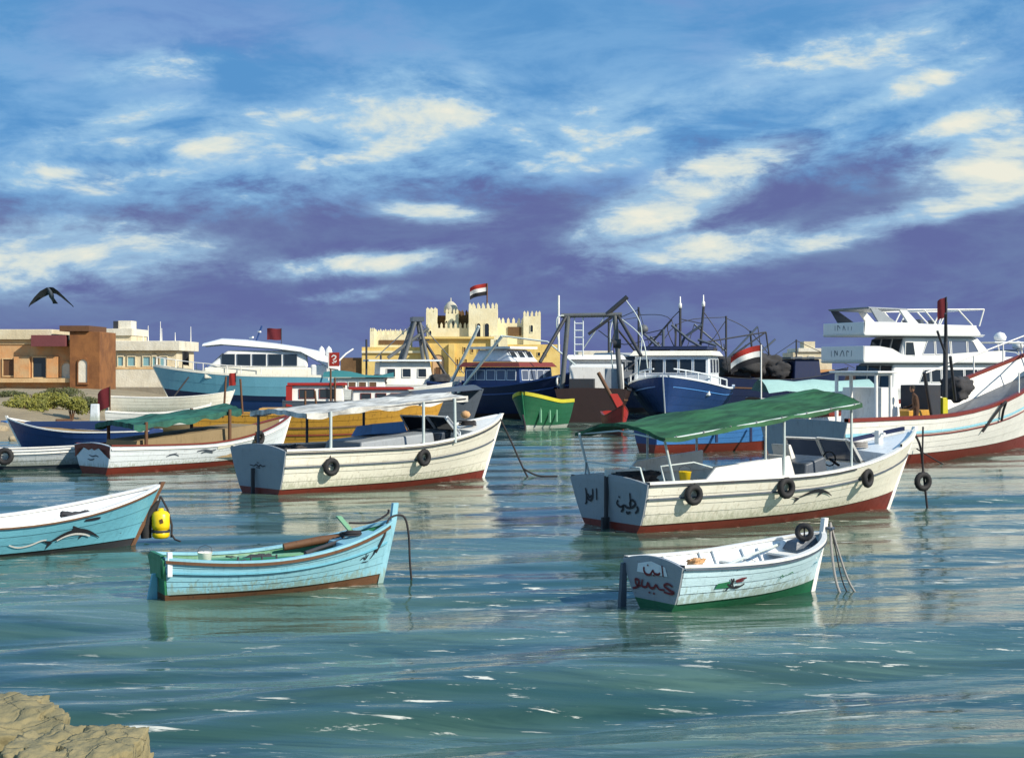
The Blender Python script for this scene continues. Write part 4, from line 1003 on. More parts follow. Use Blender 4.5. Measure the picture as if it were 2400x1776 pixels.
# ---- F: long white and red boat at the left -----------------------------------------------------------
hF = Hull(8.2, 2.5, tw=.86, z0=.92, zm=.86, z1=1.70, draft=.4, rake=.8, b0=.22, b1=.30, tmax=.42)
F_ = boat('long_boat', 'long white boat with red rails, red-edged transom and green awning on brown posts', -13.75, 47.9, 48)
boat_hull(F_, hF, coolw, red, trans=coolw, nstr=4, lining=tan, sole=.35, solem=tan, gun=red, stemm=white, rails=((.82, white, .05),), crown=.10)
tpf = tplace(hF, .046)
ar_ = [(-1.05, .50), (-1.05, .90), (-.6, .97), (0, 1.0), (.6, .97), (1.05, .90), (1.05, .50), (.90, .55), (.84, .80), (.4, .84), (.12, .76), (0, .82), (-.2, .76), (-.5, .84), (-.86, .78), (-.92, .58)]
bm = bmesh.new(); f = bm.faces.new([bm.verts.new(tpf(a, b)) for a, b in ar_]); bmesh.ops.triangulate(bm, faces=[f]); bmesh.ops.reverse_faces(bm, faces=bm.faces[:])
me = bpy.data.meshes.new('transom_border'); bm.to_mesh(me); bm.free(); me.materials.append(red); ob = bpy.data.objects.new('transom_border', me); COL.objects.link(ob); ob.parent = F_
strokes('lettering', F_, slate, [[(-.2, .60), (0, .56), (.2, .59), (.36, .56)], [(-.3, .46), (-.1, .44), (.1, .48)]], .04, tpf, 'faint scribble on the transom')
spf = lambda a, b: hF.on(a, b, -1, .034)
strokes('lettering', F_, slate, [[(3.2, .62), (3.5, .66), (3.8, .62), (4.0, .66)], [(3.4, .56), (3.6, .60), (3.9, .55)]], .05, spf, 'dark grey lettering on the white side')
strokes('lettering', F_, slate, [[(2.0, .50), (2.3, .56), (2.5, .50)], [(2.1, .56), (2.4, .60)]], .03, spf)
strokes('name_plate', F_, cream, [[(4.05, .70), (4.4, .74), (4.8, .78)]], .10, spf)
zF = lambda x: 1.56+.10*x
for x in (1.2, 4.6):
    for sd in (-1, 1): post(F_, x, sd*1.12, .9, zF(x), brown, .06, name='awning_post')
awning(F_, awn_teal, .7, 5.2, 2.3, 2.0, zF(.7)-.05, zF(5.2)-.05, ridge=.14, val=.16)
MB().hexa([(.8, -.95, .35), (6.2, -.95, .35), (6.2, .95, .35), (.8, .95, .35), (1.0, -.9, 1.05), (6.0, -.8, 1.45), (6.0, .8, 1.45), (1.0, .9, 1.05)]).build('canvas_cover', tan, F_)
tyre(F_, hF, 6.0, .98, 'tyre fender near the bow of the long red-railed boat', r=.26)
# ---- G, H: boats at the far left ----------------------------------------------------------------------------
hG = Hull(6.5, 2.0, tw=.8, z0=.72, zm=.62, z1=.82, draft=.3, rake=.5, b0=.12, b1=.16)
G = boat('open_boat', 'low pale grey-white open boat at the left edge with tyre on its side', -19.9, 49.5, 14)
boat_hull(G, hG, coolw, slate, nstr=3, lining=grey, sole=.2, solem=tan, gun=white, stemm=white, rails=((.8, white, .04),))
for t_ in (.3, .6): thwart(G, hG, t_, .5, tan, .26)
tyre(G, hG, 2.55, .48, 'tyre fender at the very left edge on the low grey-white boat', r=.30)
hH = Hull(6.0, 2.2, tw=.8, z0=.95, zm=.9, z1=1.42, draft=.35, rake=.9, b0=.12, b1=.16)
H_ = boat('covered_boat', 'dark blue boat with white edge and stem pointing left behind the low white boat', -14.4, 58.2, 176)
boat_hull(H_, hH, dblue, coolw, nstr=3, lining=tan, sole=.3, gun=white, stemm=white)
MB().hexa([(.2, -.9, .9), (5.3, -.4, 1.15), (5.3, .4, 1.15), (.2, .9, .9), (.2, -.3, 1.35), (5.2, -.1, 1.3), (5.2, .1, 1.3), (.2, .3, 1.35)]).build('canvas_cover', navy, H_)
# ---- yellow boat behind the white-awning boat ------------------------------------------------------------------
hY = Hull(10.4, 3.0, tw=.8, z0=1.55, zm=1.45, z1=2.0, draft=.5, rake=1.0, b0=.2, b1=.3)
Yb = boat('yellow_boat', 'long yellow fishing boat with brown rails behind the white-awning boat', -13.4, 62.0, 5)
boat_hull(Yb, hY, yellow, brown, nstr=5, lining=tan, sole=.7, solem=tan, gun=yellow, rails=((.55, brown, .07), (.30, red, .06)))
bars('net_pole', Yb, brown, [[(1.2, -1.3, 1.4), (1.3, -1.3, 3.1)], [(2.0, -1.35, 1.4), (1.9, -1.35, 3.0)], [(4.6, -1.4, 1.4), (4.6, -1.4, 2.5)], [(5.1, -1.4, 1.4), (5.0, -1.4, 2.5)]], .05)
MB().hexa([(2.5, -.9, .7), (5.0, -.9, .7), (5.0, .9, .7), (2.5, .9, .7), (2.6, -.8, 1.75), (4.9, -.8, 1.75), (4.9, .8, 1.75), (2.6, .8, 1.75)]).build('engine_house', yellow, Yb)
# ---- blue and red boat behind the green awning -----------------------------------------------------------------
hI = Hull(6.8, 2.2, tw=.85, z0=1.05, zm=1.0, z1=1.5, draft=.35, rake=.8, b0=.36, b1=.40)
I_ = boat('blue_boat', 'bright blue boat with red-brown bottom seen under the green awning', 5.55, 59.3, 26)
boat_hull(I_, hI, bblue, red, trans=dblue, nstr=3, lining=dblue, sole=.3, gun=coolw)  # darker blue transom paints the shade on the stern
for x in (2.6, 4.3): MB().box((x, -1.125, .70), (.10, .06, .58)).build('side_timber', navy, I_)
thwart(I_, hI, .3, .8, coolw, .3); thwart(I_, hI, .55, .8, coolw, .3)

# ================================================================== FAR BOATS
def ux(u, Y): return (u-1200)*Y/FP
# ---- large white boat with red rails at the right, bow out of the frame -----------------------------------
hN = Hull(20.0, 4.4, tw=.8, z0=1.62, zm=1.62, z1=4.4, draft=.8, rake=2.0, b0=.32, b1=.75, tmax=.42, bp=2.4, mp=.25)
N = boat('fishing_boat', 'large white wooden fishing boat with red rail and red bottom leaving the right edge', ux(1885, 50.5), 50.5, 46)
boat_hull(N, hN, white, red, trans=grey, nstr=6, lining=white, decked=.85, solem=slate, gun=red, rails=((.60, lblue, .13), (.52, red, .05)), gunw=(.05, .12, .13))  # shade on the stern painted as a grey transom
def frame_door(x0, x1, y, z0, z1):
    bars('wheel_shelter_frame', N, white, [[(x0, y, z0), (x0, y, z1)], [(x1, y, z0), (x1, y, z1)], [(x0, y, z1), (x1, y, z1)], [(x0, y+1.6, z0), (x0, y+1.6, z1)], [(x1, y+1.6, z0), (x1, y+1.6, z1)],
                                           [(x0, y, z1), (x0, y+1.6, z1)], [(x1, y, z1), (x1, y+1.6, z1)], [(x0, y+1.6, z1), (x1, y+1.6, z1)]], .075)
frame_door(2.6, 3.6, -1.3, 1.1, 3.25)
MB().box((3.1, -.5, 3.32), (1.4, 2.0, .07)).build('shelter_roof', white, N)
house(3.75, 5.2, 1.7, 1.1, 2.75, .2, .1).build('wheel_shelter', white, N)
MB().box((6.6, 0, 1.5), (1.8, 1.8, .75)).build('hatch', yellow, N)
MB().box((8.6, .2, 2.05), (1.0, 1.2, 1.5)).build('winch_box', dark, N)
MB().box((9.5, -.1, 1.8), (.4, .6, 1.0)).build('yellow_locker', lemon, N)
MB().tube([(10.2, 0, 1.2), (10.25, 0, 4.2), (10.3, 0, 5.3)], [.11, .10, .05]).tube([(10.25, 0, 4.5), (9.5, -.4, 5.6)], .06).tube([(10.25, 0, 4.5), (11.1, .4, 6.1)], .05).tube([(10.25, 0, 4.0), (9.2, -.2, 4.9)], .05).build('mast', dark, N)
MB().tube([(6.9, -1.2, 1.5), (5.9, -1.4, 3.3)], .07).build('boom', dark, N)
MB().tube([(9.9, -.6, 2.2), (8.7, -1.0, 3.9)], .06).build('boom', dark, N)
for (x, y, z, r_) in ((11.9, .4, 2.6, .5), (12.9, .7, 2.7, .42), (7.9, .9, 1.6, .4)):
    me = rock_mesh('net_heap', net_m, (r_*2.3, r_*2, r_*1.7), x*3, rough=.35, sub=3); o_ = bpy.data.objects.new('net_heap', me); COL.objects.link(o_); o_.parent = N; o_.location = (x, y, z)
bars('bow_rail', N, white, [[hN.pt(t, hN.sheer(t), sd)[:2]+(hN.sheer(t)+.9,) for t in (.62, .7, .79, .88, .94)] for sd in (-1, 1)]+[[hN.pt(t, hN.sheer(t), sd), hN.pt(t, hN.sheer(t), sd)[:2]+(hN.sheer(t)+.9,)] for t in (.62, .7, .79, .88, .94) for sd in (-1, 1)], .035)
rope('mooring_rope', 'dark forked rope hanging down the side of the large red-railed boat', [world(N, hN.on(9.6, 1.0, -1, .1)), world(N, hN.on(10.1, 1.7, -1, .12)), world(N, hN.on(10.55, 2.15, -1, .16)), world(N, hN.on(10.8, 1.8, -1, .12)), world(N, hN.on(11.1, 1.4, -1, .12))], .05, rope_d)
rope('mooring_rope', 'thin dark line from the stern of the large red-railed boat into the water', [world(N, hN.on(4.6, .55, -1, .1)), world(N, hN.on(4.9, .3, -1, .5)), world(N, hN.on(5.3, -.1, -1, 1.3))], .025, rope_d)
f_ = flag('pennant', 'small dark red pennant on the mast of the large red-railed boat', world(N, (10.32, 0, 5.2)), 1.1, [cloth_dred], (.35, .8), -1, r=.03, droop=.5)

# person on its deck
def person(name, label, loc, rz, pose, radii, edges, clothes, hair=True):
    me = bpy.data.meshes.new(name); me.from_pydata(pose, edges, []); o = bpy.data.objects.new(name, me); COL.objects.link(o)
    me.materials.append(clothes); me.materials.append(skin)
    sk = o.modifiers.new('skin', 'SKIN'); sk.use_smooth_shade = True
    for i, r_ in enumerate(radii): me.skin_vertices[0].data[i].radius = (r_, r_)
    me.skin_vertices[0].data[0].use_root = True
    sd = o.modifiers.new('sub', 'SUBSURF'); sd.levels = 1; sd.render_levels = 2
    o.location = loc; o.rotation_euler = (0, 0, rz); return tag(o, label, 'person')
pose = [(0, 0, .95), (.02, 0, 1.15), (.05, 0, 1.38), (.09, 0, 1.47), (.12, 0, 1.54),
        (0, .10, .90), (.05, .12, .50), (0, .12, .08), (.14, .12, .03), (0, -.10, .90), (.03, -.12, .50), (-.04, -.12, .08), (.10, -.12, .03),
        (.05, .19, 1.38), (.02, .24, 1.10), (.20, .20, .95), (.05, -.19, 1.38), (.06, -.25, 1.10), (.26, -.18, 1.02), (.28, .18, .93), (.34, -.16, 1.02)]
rad = [.15, .14, .16, .07, .06, .10, .075, .05, .04, .10, .075, .05, .04, .075, .055, .042, .075, .055, .042, .04, .04]
edg = [(0, 1), (1, 2), (2, 3), (3, 4), (0, 5), (5, 6), (6, 7), (7, 8), (0, 9), (9, 10), (10, 11), (11, 12), (2, 13), (13, 14), (14, 15), (2, 16), (16, 17), (17, 18), (15, 19), (18, 20)]
pw = world(N, (4.9, -1.62, 1.02))
pr = person('person', 'person in brown clothes standing on deck by the white shelter, facing left', pw, R(175), pose, rad, edg, cloth_brown)
hm = MB()
prof = [(.0, -.125), (.055, -.115), (.075, -.06), (.088, 0), (.088, .06), (.07, .105), (.03, .128), (0, .13)]
hm.lathe(prof, (.15, 0, 1.68), 14); hm.add([(.235, -.012, 1.70), (.235, .012, 1.70), (.262, 0, 1.655), (.235, 0, 1.645)], [(0, 1, 2), (0, 2, 3), (1, 3, 2)])
hm.box((.145, .09, 1.675), (.03, .02, .05)).box((.145, -.09, 1.675), (.03, .02, .05))
hm.build('head', skin, pr)
MB().lathe([(.095, .0), (.098, .06), (.08, .11), (.035, .14), (0, .142)], (.135, 0, 1.68), 14).build('hair', hairm, pr)
for sd, kk in ((1, 19), (-1, 20)):
    q = Vector(pose[kk]); hb = MB()
    hb.tube([q-Vector((.04, 0, 0)), q+Vector((.03, 0, 0))], [.03, .042], 8, flat=.55)
    for j in range(4): hb.tube([q+Vector((.02, (j-1.5)*.02, 0)), q+Vector((.075, (j-1.5)*.021, -.006)), q+Vector((.105-.008*abs(j-1.5), (j-1.5)*.02, -.03))], .009, 6)
    hb.tube([q+Vector((-.01, sd*-.03, .01)), q+Vector((.03, sd*-.06, 0)), q+Vector((.055, sd*-.062, -.01))], .010, 6)
    hb.build('hand', skin, pr)

# ---- white motor yacht ------------------------------------------------------------------------------------------------
hO = Hull(17.0, 4.9, tw=.92, z0=1.9, zm=1.95, z1=3.0, draft=.9, rake=2.4, b0=.2, b1=.3, tmax=.4, bp=2.6)
O_ = boat('motor_yacht', 'tall white motor yacht with three decks and open flybridge frame at the right', ux(1992, 98), 98, 22, cat='yacht')
boat_hull(O_, hO, yachtw, navy, nstr=1, lining=yachtw, decked=.1, solem=grey, gun=yachtw)
house(1.8, 13.5, 4.3, 1.9, 3.75, 2.2, .2, .12).build('saloon', yachtw, O_)
# second deck with swept coaming
mb = MB(); ring = lambda z, o, x0, x1, w: [(x0, -w/2, z), (x1-1.2, -w/2, z), (x1, -w/2+1.0, z), (x1, w/2-1.0, z), (x1-1.2, w/2, z), (x0, w/2, z)]
mb.prism(ring(3.76, 0, -.6, 12.2, 4.9), ring(3.92, 0, -.7, 12.4, 5.0)); mb.build('upper_deck', yachtw, O_)
cw = MB()
for sd in (-1, 1):
    xs_ = [-.6, .6, 1.6, 2.4, 3.4, 5, 7, 9, 11.0]; hh_ = [.95, .95, .80, .42, .28, .34, .50, .62, .7]
    a_ = [(x, sd*2.44, 3.93) for x in xs_]; b_ = [(x, sd*2.46, 3.93+h_) for x, h_ in zip(xs_, hh_)]; c_ = [(x, sd*2.36, 3.93+h_) for x, h_ in zip(xs_, hh_)]; d_ = [(x, sd*2.34, 3.93) for x in xs_]
    cw.grid([a_, b_, c_, d_], smooth=False, flip=(sd > 0))
cw.build('deck_coaming', yachtw, O_)
MB().box((-.62, 0, 4.42), (.08, 4.85, .95)).build('stern_bulwark', yachtw, O_)
strokes('lettering', O_, slate, [[(-.67, .0)]*2], .01, lambda a, b: (-.67, 0, 4.3)) if False else None
stp = lambda a, b: (-.672, -a, b)
strokes('lettering', O_, slate, [[(-1.2, 4.2), (-1.2, 4.6)], [(-.8, 4.2), (-.8, 4.6), (-.5, 4.3), (-.5, 4.6)], [(-.2, 4.2), (.1, 4.6), (.3, 4.2)], [(.6, 4.2), (.6, 4.55), (.85, 4.5)], [(1.1, 4.2), (1.15, 4.6)]], .07, stp, 'dark lettering on the stern of the upper deck')
house(2.6, 10.8, 4.0, 3.93, 5.55, 1.6, .5, .16).build('upper_saloon', yachtw, O_)
mb = MB(); mb.prism(ring(5.56, 0, -.5, 10.0, 4.7), ring(5.72, 0, -.6, 10.2, 4.8)); mb.build('flybridge_deck', yachtw, O_)
cw = MB()
for sd in (-1, 1):
    xs_ = [-.5, 1.5, 3.0, 4.5, 6.5, 8.6]; hh_ = [.75, .75, .72, .66, .62, .60]
    cw.grid([[(x, sd*2.34, 5.73) for x in xs_], [(x, sd*2.40, 5.73+h_) for x, h_ in zip(xs_, hh_)], [(x, sd*2.28, 5.73+h_) for x, h_ in zip(xs_, hh_)], [(x, sd*2.24, 5.73) for x in xs_]], smooth=False, flip=(sd > 0))
cw.build('flybridge_coaming', yachtw, O_)
MB().hexa([(8.6, -2.3, 5.73), (9.9, -1.4, 5.73), (9.9, 1.4, 5.73), (8.6, 2.3, 5.73), (8.5, -2.3, 6.33), (9.3, -1.4, 6.4), (9.3, 1.4, 6.4), (8.5, 2.3, 6.33)]).build('flybridge_front', yachtw, O_)
MB().box((-.52, 0, 6.1), (.08, 4.65, .75)).build('stern_bulwark', yachtw, O_)
strokes('lettering', O_, slate, [[(-.9, 5.95), (-.9, 6.3)], [(-.6, 5.95), (-.6, 6.3), (-.3, 6.1)], [(.0, 5.95), (.1, 6.25), (.3, 5.95)], [(.6, 5.95), (.6, 6.2)], [(.95, 5.95), (1.0, 6.2)]], .06, lambda a, b: (-.572, -a, b), 'dark lettering on the stern of the flybridge')
def sidewin(z0, z1, xs_, y0, y1, x_sl0=0, x_sl1=0, gm=None):
    for i in range(len(xs_)-1):
        a_, b_ = xs_[i]+.04, xs_[i+1]-.04
        l0 = x_sl0 if i == 0 else 0; l1 = x_sl1 if i == len(xs_)-2 else 0
        for sd in (-1, 1):
            P = [(a_, sd*y0, z0), (b_, sd*y0, z0), (b_-l1, sd*y1, z1), (a_+l0, sd*y1, z1)]
            if sd > 0: P = [P[1], P[0], P[3], P[2]]
            window(O_, *P, gm or glassb, yachtw, .05)
sidewin(4.35, 5.30, (4.4, 5.5, 6.8, 8.2, 9.3), 1.965, 1.875, .45, .55)
sidewin(4.25, 5.2, (2.95, 3.9), 1.97, 1.88, .1, .1, glass)
sidewin(2.45, 3.35, (4.0, 5.0, 5.9, 6.8, 7.8, 9.0, 10.2), 2.125, 2.065, .45, .4, glass)
window(O_, (2.55, -1.6, 4.0), (2.62, -1.6, 4.0), (2.7, -1.5, 5.4), (2.6, -1.5, 5.4), glass, yachtw) if False else None
for y in (-1.2, 0, 1.2): window(O_, (2.62, y+.5, 4.0), (2.62, y-.5, 4.0), (3.04, y-.5, 5.4), (3.04, y+.5, 5.4), glass, slate, name='saloon_door')
for y in (-1.4, 0, 1.4): window(O_, (1.82, y+.6, 2.0), (1.82, y-.6, 2.0), (1.98, y-.6, 3.6), (1.98, y+.6, 3.6), glass, slate, name='saloon_door')
# flybridge arch, hardtop frame and rails
for sd in (-1, 1):
    y = sd*2.25
    MB().hexa([(.7, y-.06, 6.35), (2.3, y-.06, 6.35), (2.3, y+.06, 6.35), (.7, y+.06, 6.35), (.0, y-.06, 7.35), (.6, y-.06, 7.35), (.6, y+.06, 7.35), (.0, y+.06, 7.35)]).build('arch_leg', slate if sd > 0 else grey, O_)
    MB().hexa([(3.1, y-.08, 6.3), (4.0, y-.08, 6.3), (4.0, y+.08, 6.3), (3.1, y+.08, 6.3), (2.3, y-.08, 7.30), (2.9, y-.08, 7.30), (2.9, y+.08, 7.30), (2.3, y+.08, 7.30)]).build('arch_leg', yachtw, O_)
MB().hexa([(-.1, -2.32, 7.35), (3.0, -2.32, 7.28), (3.0, 2.32, 7.28), (-.1, 2.32, 7.35), (-.2, -2.32, 7.47), (2.9, -2.32, 7.40), (2.9, 2.32, 7.40), (-.2, 2.32, 7.47)]).build('hardtop', grey, O_)
segs = []
for sd in (-1, 1):
    y = sd*2.2
    segs += [[(2.9, y, 7.33), (9.4, y, 7.45)], [(9.4, y, 7.45), (9.0, y, 6.3)], [(7.2, y, 7.4), (8.4, y, 6.35)], [(5.8, y, 7.38), (5.2, y, 6.35)], [(4.4, y, 7.35), (5.4, y, 6.35)], [(6.3, y, 7.4), (5.7, y, 6.35)]]
segs += [[(9.4, -2.2, 7.45), (9.4, 2.2, 7.45)], [(6.2, -2.2, 7.4), (6.2, 2.2, 7.4)]]
bars('hardtop_frame', O_, white, segs, .055)
for (x, y) in ((5.2, -.6), (5.2, .7), (7.0, .2)): MB().hexa([(x, y-.35, 5.73), (x+.6, y-.35, 5.73), (x+.6, y+.35, 5.73), (x, y+.35, 5.73), (x-.15, y-.35, 6.75), (x+.05, y-.35, 6.75), (x+.05, y+.35, 6.75), (x-.15, y+.35, 6.75)]).build('flybridge_seat', slate, O_)
bars('deck_rail', O_, pale_metal, [[(11, sd*2.3, 4.6), (12.5, sd*1.8, 4.5), (14, sd*1.6, 3.6), (16.5, sd*.5, 3.7)] for sd in (-1, 1)], .03)

# ---- other yachts at the far right
def small_yacht(label, u, Y, deg, L, z0, name='motor_yacht', hm=None, roofm=None):
    h = Hull(L, L*.27, tw=.9, z0=z0, zm=z0, z1=z0*1.5, draft=.5, rake=1.6, b0=.2, b1=.3, tmax=.4, bp=2.5)
    o = boat(name, label, ux(u, Y), Y, deg, cat='yacht'); boat_hull(o, h, hm or yachtw, navy, nstr=1, decked=.1, solem=grey, lining=yachtw)
    w = h.B*.8
    house(L*.15, L*.72, w, z0-.1, z0+1.1, L*.12, .1, .1).build('cabin', yachtw, o)
    house(L*.2, L*.55, w*.85, z0+1.1, z0+1.9, L*.07, .1, .08).build('flybridge', yachtw, o)
    MB().box((L*.36, 0, z0+2.9), (L*.36, w*.9, .1)).build('hardtop', roofm or yachtw, o)
    bars('hardtop_post', o, white, [[(L*a, s*w*.4, z0+1.8), (L*a-.2, s*w*.4, z0+2.9)] for a in (.22, .52) for s in (-1, 1)], .05)
    for a in (.2, .3, .4, .5):
        for s in (-1, 1):
            P = [(L*a, s*(w/2-.02), z0+.35), (L*(a+.09), s*(w/2-.02), z0+.35), (L*(a+.09), s*(w/2-.07), z0+.85), (L*a, s*(w/2-.07), z0+.85)]
            window(o, *(P if s < 0 else [P[1], P[0], P[3], P[2]]), glass, yachtw, .04)
    MB().lathe([(0, 0), (.4, .1), (.45, .35), (.3, .6), (0, .7)], (L*.3, 0, z0+2.96), 12).build('radome', yachtw, o)
    return o
small_yacht('white motor yacht half hidden behind the tall yacht at the right edge', 2225, 100, 24, 15, 2.3)
small_yacht('white motor yacht at the far right edge behind the red-railed boat', 2310, 112, 30, 12, 1.9, roofm=slate)

# ---- blue trawler, bow on --------------------------------------------------------------------------------------------------
def wheelhouse(o, x0, x1, w, z0, z1, wallm, roofm, zw0, zw1, n=4, fr=.15, roof_o=.25, sides=3, framem=None, gm=None):
    hs = house(x0, x1, w, z0, z1, fr, .05, .08).build('wheelhouse', wallm, o)
    mb = MB(); mb.hexa([(x0-roof_o, -w/2-roof_o, z1+.01), (x1+roof_o-fr, -w/2-roof_o, z1+.01), (x1+roof_o-fr, w/2+roof_o, z1+.01), (x0-roof_o, w/2+roof_o, z1+.01),
                        (x0, -w/2, z1+.32), (x1-fr, -w/2, z1+.32), (x1-fr, w/2, z1+.32), (x0, w/2, z1+.32)]); mb.build('roof', roofm, o)
    xf = lambda z: x1-fr*(z-z0)/(z1-z0)+.004; yf = lambda z: w/2-.08*(z-z0)/(z1-z0)+.004
    for k in range(n):                                     # front panes (facing +x)
        a = -w/2+.18+k*(w-.36)/n+.05; b = a+(w-.36)/n-.1
        window(o, (xf(zw0), a, zw0), (xf(zw0), b, zw0), (xf(zw1), b, zw1), (xf(zw1), a, zw1), gm or glass, framem or wallm, .05)
    for k in range(sides):
        a = x0+.2+k*(x1-x0-.4-fr)/sides+.05; b = a+(x1-x0-.4-fr)/sides-.1
        for s in (-1, 1):
            P = [(a, s*yf(zw0), zw0), (b, s*yf(zw0), zw0), (b, s*yf(zw1), zw1), (a, s*yf(zw1), zw1)]
            window(o, *(P if s < 0 else [P[1], P[0], P[3], P[2]]), gm or glass, framem or wallm, .05)
    return hs
hK = Hull(13.5, 6.8, tw=.85, z0=2.0, zm=1.9, z1=2.75, draft=1.0, rake=1.3, b0=.35, b1=.5, tmax=.4, bp=3.0, bq=.7)
p_ = at(1600, 985, 108)
K = boat('trawler', 'blue trawler with white roofed wheelhouse and dark rigging, bow towards the viewer', p_.x+.9, 108.0, -106); K.scale = (1.0, 1.0, 1.04)
boat_hull(K, hK, dblue, navy, nstr=4, lining=dblue, decked=.7, solem=brown, gun=coolw, rails=((.72, bblue, .10),), gunw=(.06, .14, .12))
wheelhouse(K, 5.5, 10.3, 5.2, 1.5, 4.1, coolw, cream, 2.95, 3.9, n=5, framem=coolw)
MB().box((7.2, 0, 4.62), (4.6, 4.6, .22)).build('roof_rack', navy, K)
bars('mast', K, dark, [[(6.6, 0, 4.2), (6.6, 0, 7.4)], [(6.2, 1.3, 4.2), (6.2, 1.6, 7.6)]], .09)
bars('rigging_boom', K, slate, [[(6.6, 2.2, 4.3), (6.6, .6, 5.2), (6.6, -.6, 6.2)], [(6.6, -1.2, 4.3), (6.6, -1.2, 5.9)], [(6.6, -1.2, 4.4), (6.6, -3.0, 6.0)], [(6.4, 1.5, 6.2), (6.4, .3, 5.4), (6.4, -.2, 4.4)], [(6.3, 2.5, 4.8), (6.3, 1.2, 5.2)]], .10)
bars('rigging_line', K, dark, [[(6.6, -1.2, 5.9), (6.6, -2.6, 5.6)], [(6.6, 0, 7.2), (6.6, -.9, 6.1), (6.4, -.4, 4.6)], [(6.2, 1.5, 7.2), (6.2, 2.6, 5.6), (6.2, 2.9, 4.4)], [(6.2, 1.4, 6.3), (6.6, 0, 6.6)], [(6.2, 3.0, 4.9), (5, 3.0, 3.9), (4.5, 3.1, 3.0)], [(6.6, -1.2, 5.6), (6.6, -4, 4.9), (5, -6.2, 5.9)]], .035)
for (y, z) in ((1.6, 7.4), (0, 7.3)): MB().lathe([(0, 0), (.12, .05), (.12, .3), (.05, .4), (.04, .8), (0, .82)], (6.4 if y else 6.6, y, z), 10).build('mast_lamp', white, K)
MB().lathe([(0, 0), (.3, .06), (.34, .3), (.2, .5), (0, .55)], (6.6, -2.6, 5.7), 12).build('radar_dome', gsteel, K)
for (x, y, z, r_) in ((5.5, -1.6, 4.4, .5), (5.0, .6, 4.4, .6), (5.8, 1.9, 4.4, .45)):
    me = rock_mesh('net_heap', net_m, (r_*2.3, r_*2.4, r_*1.2), x+y, rough=.35, sub=3); o_ = bpy.data.objects.new('net_heap', me); COL.objects.link(o_); o_.parent = K; o_.location = (x, y, z)
bars('bow_rail', K, coolw, [[hK.pt(t, hK.sheer(t), sd)[:2]+(hK.sheer(t)+.55,) for t in (.55, .68, .79, .88, .94, .98)] for sd in (-1, 1)]+[[hK.pt(t, hK.sheer(t), sd), hK.pt(t, hK.sheer(t), sd)[:2]+(hK.sheer(t)+.55,)] for t in (.55, .68, .79, .88, .94) for sd in (-1, 1)], .05)
p_ = at(1784, 925, 80)
flag('flag', 'red and white flag on a thin white pole right of the blue trawler', (p_.x, 80, p_.z-.6), 3.35, [cloth_red, cloth_white, cloth_black], (1.65, .95), -1, pole_m=white, r=.04, droop=.42)

# ---- dark trawler with the big gantry, stern towards the viewer ------------------------------------------------------------
hJ = Hull(14, 4.9, tw=.92, z0=2.1, zm=1.9, z1=3.2, draft=1.0, rake=1.4, b0=.3, b1=.4)
J = boat('trawler', 'brown-black trawler with tall steel stern gantry and white cabin', ux(1384, 92), 92, 84)
boat_hull(J, hJ, brownhull, brownhull, nstr=4, lining=brown, decked=.5, solem=brown, gun=dark, rails=((.6, brown, .10),), gunw=(.06, .14, .12))
wheelhouse(J, 6.0, 9.5, 3.6, 1.6, 4.0, white, white, 2.9, 3.6, n=3, framem=white)
MB().hexa([(3.2, -2.0, 1.7), (5.6, -2.0, 1.7), (5.6, 1.6, 1.7), (3.2, 1.6, 1.7), (3.4, -1.9, 3.5), (5.6, -1.9, 3.7), (5.6, 1.5, 3.7), (3.4, 1.5, 3.5)]).build('white_tarp', cloth_white, J)
MB().box((1.2, .6, 2.3), (1.4, 1.6, .9)).build('net_winch', dark, J)
MB().box((1.6, -1.3, 2.6), (.9, .9, 1.6)).build('gear_box', grey, J)
g0 = MB()
gz = 6.8
bars('gantry_leg', J, gsteel, [[(1.0, 1.9, 1.9), (1.2, 1.5, gz)]], .16, 8); bars('gantry_leg', J, gsteel, [[(1.0, -1.9, 1.9), (1.2, -1.5, gz)]], .16, 8)
bars('gantry_brace', J, dark, [[(-.2, 3.2, 3.8), (1.2, 1.6, gz)]], .12, 8); bars('gantry_brace', J, dark, [[(-.2, -3.2, 4.2), (1.2, -1.7, gz)]], .11, 8)
bars('gantry_brace', J, dark, [[(1.2, .2, 5.6), (1.2, -1.3, gz-.1)]], .10, 8)
bars('gantry_beam', J, gsteel, [[(1.2, 1.95, gz), (1.2, -1.95, gz+.05)]], .15, 8)
bars('derrick', J, dark, [[(1.2, -.9, gz), (1.2, -2.3, gz+1.2)]], .15, 8)
bars('antenna', J, white, [[(1.0, 2.1, 4.5), (1.0, 2.1, gz+1.3)]], .07, 6)
bars('ladder', J, coolw, [[(1.3, 1.1, 4.2), (1.3, 1.1, gz)], [(1.3, .55, 4.2), (1.3, .55, gz)]]+[[(1.3, 1.1, z), (1.3, .55, z)] for z in (4.5, 4.95, 5.4, 5.85, 6.3)], .045, 6)
bars('rigging_line', J, pale_metal, [[(1.2, -1.6, gz), (0.6, -3.2, 5.4), (.2, -3.6, 3.4)], [(1.2, 1.6, gz), (.8, 2.2, 6.6), (1.0, 2.1, 5.0)], [(1.2, -1.4, gz-.2), (1.0, -1.2, 5.5), (1.2, -1.4, 3.0)], [(1.2, -.9, gz), (1.6, .6, 4.6)], [(1.2, -2.2, gz+1.0), (1.0, -3.2, 6), (.5, -3.0, 3)]], .04, 6)
MB().tube([(1.1, -1.9, 5.0), (1.1, -1.4, 5.0)], .3, 12).build('gallows_block', dark, J)
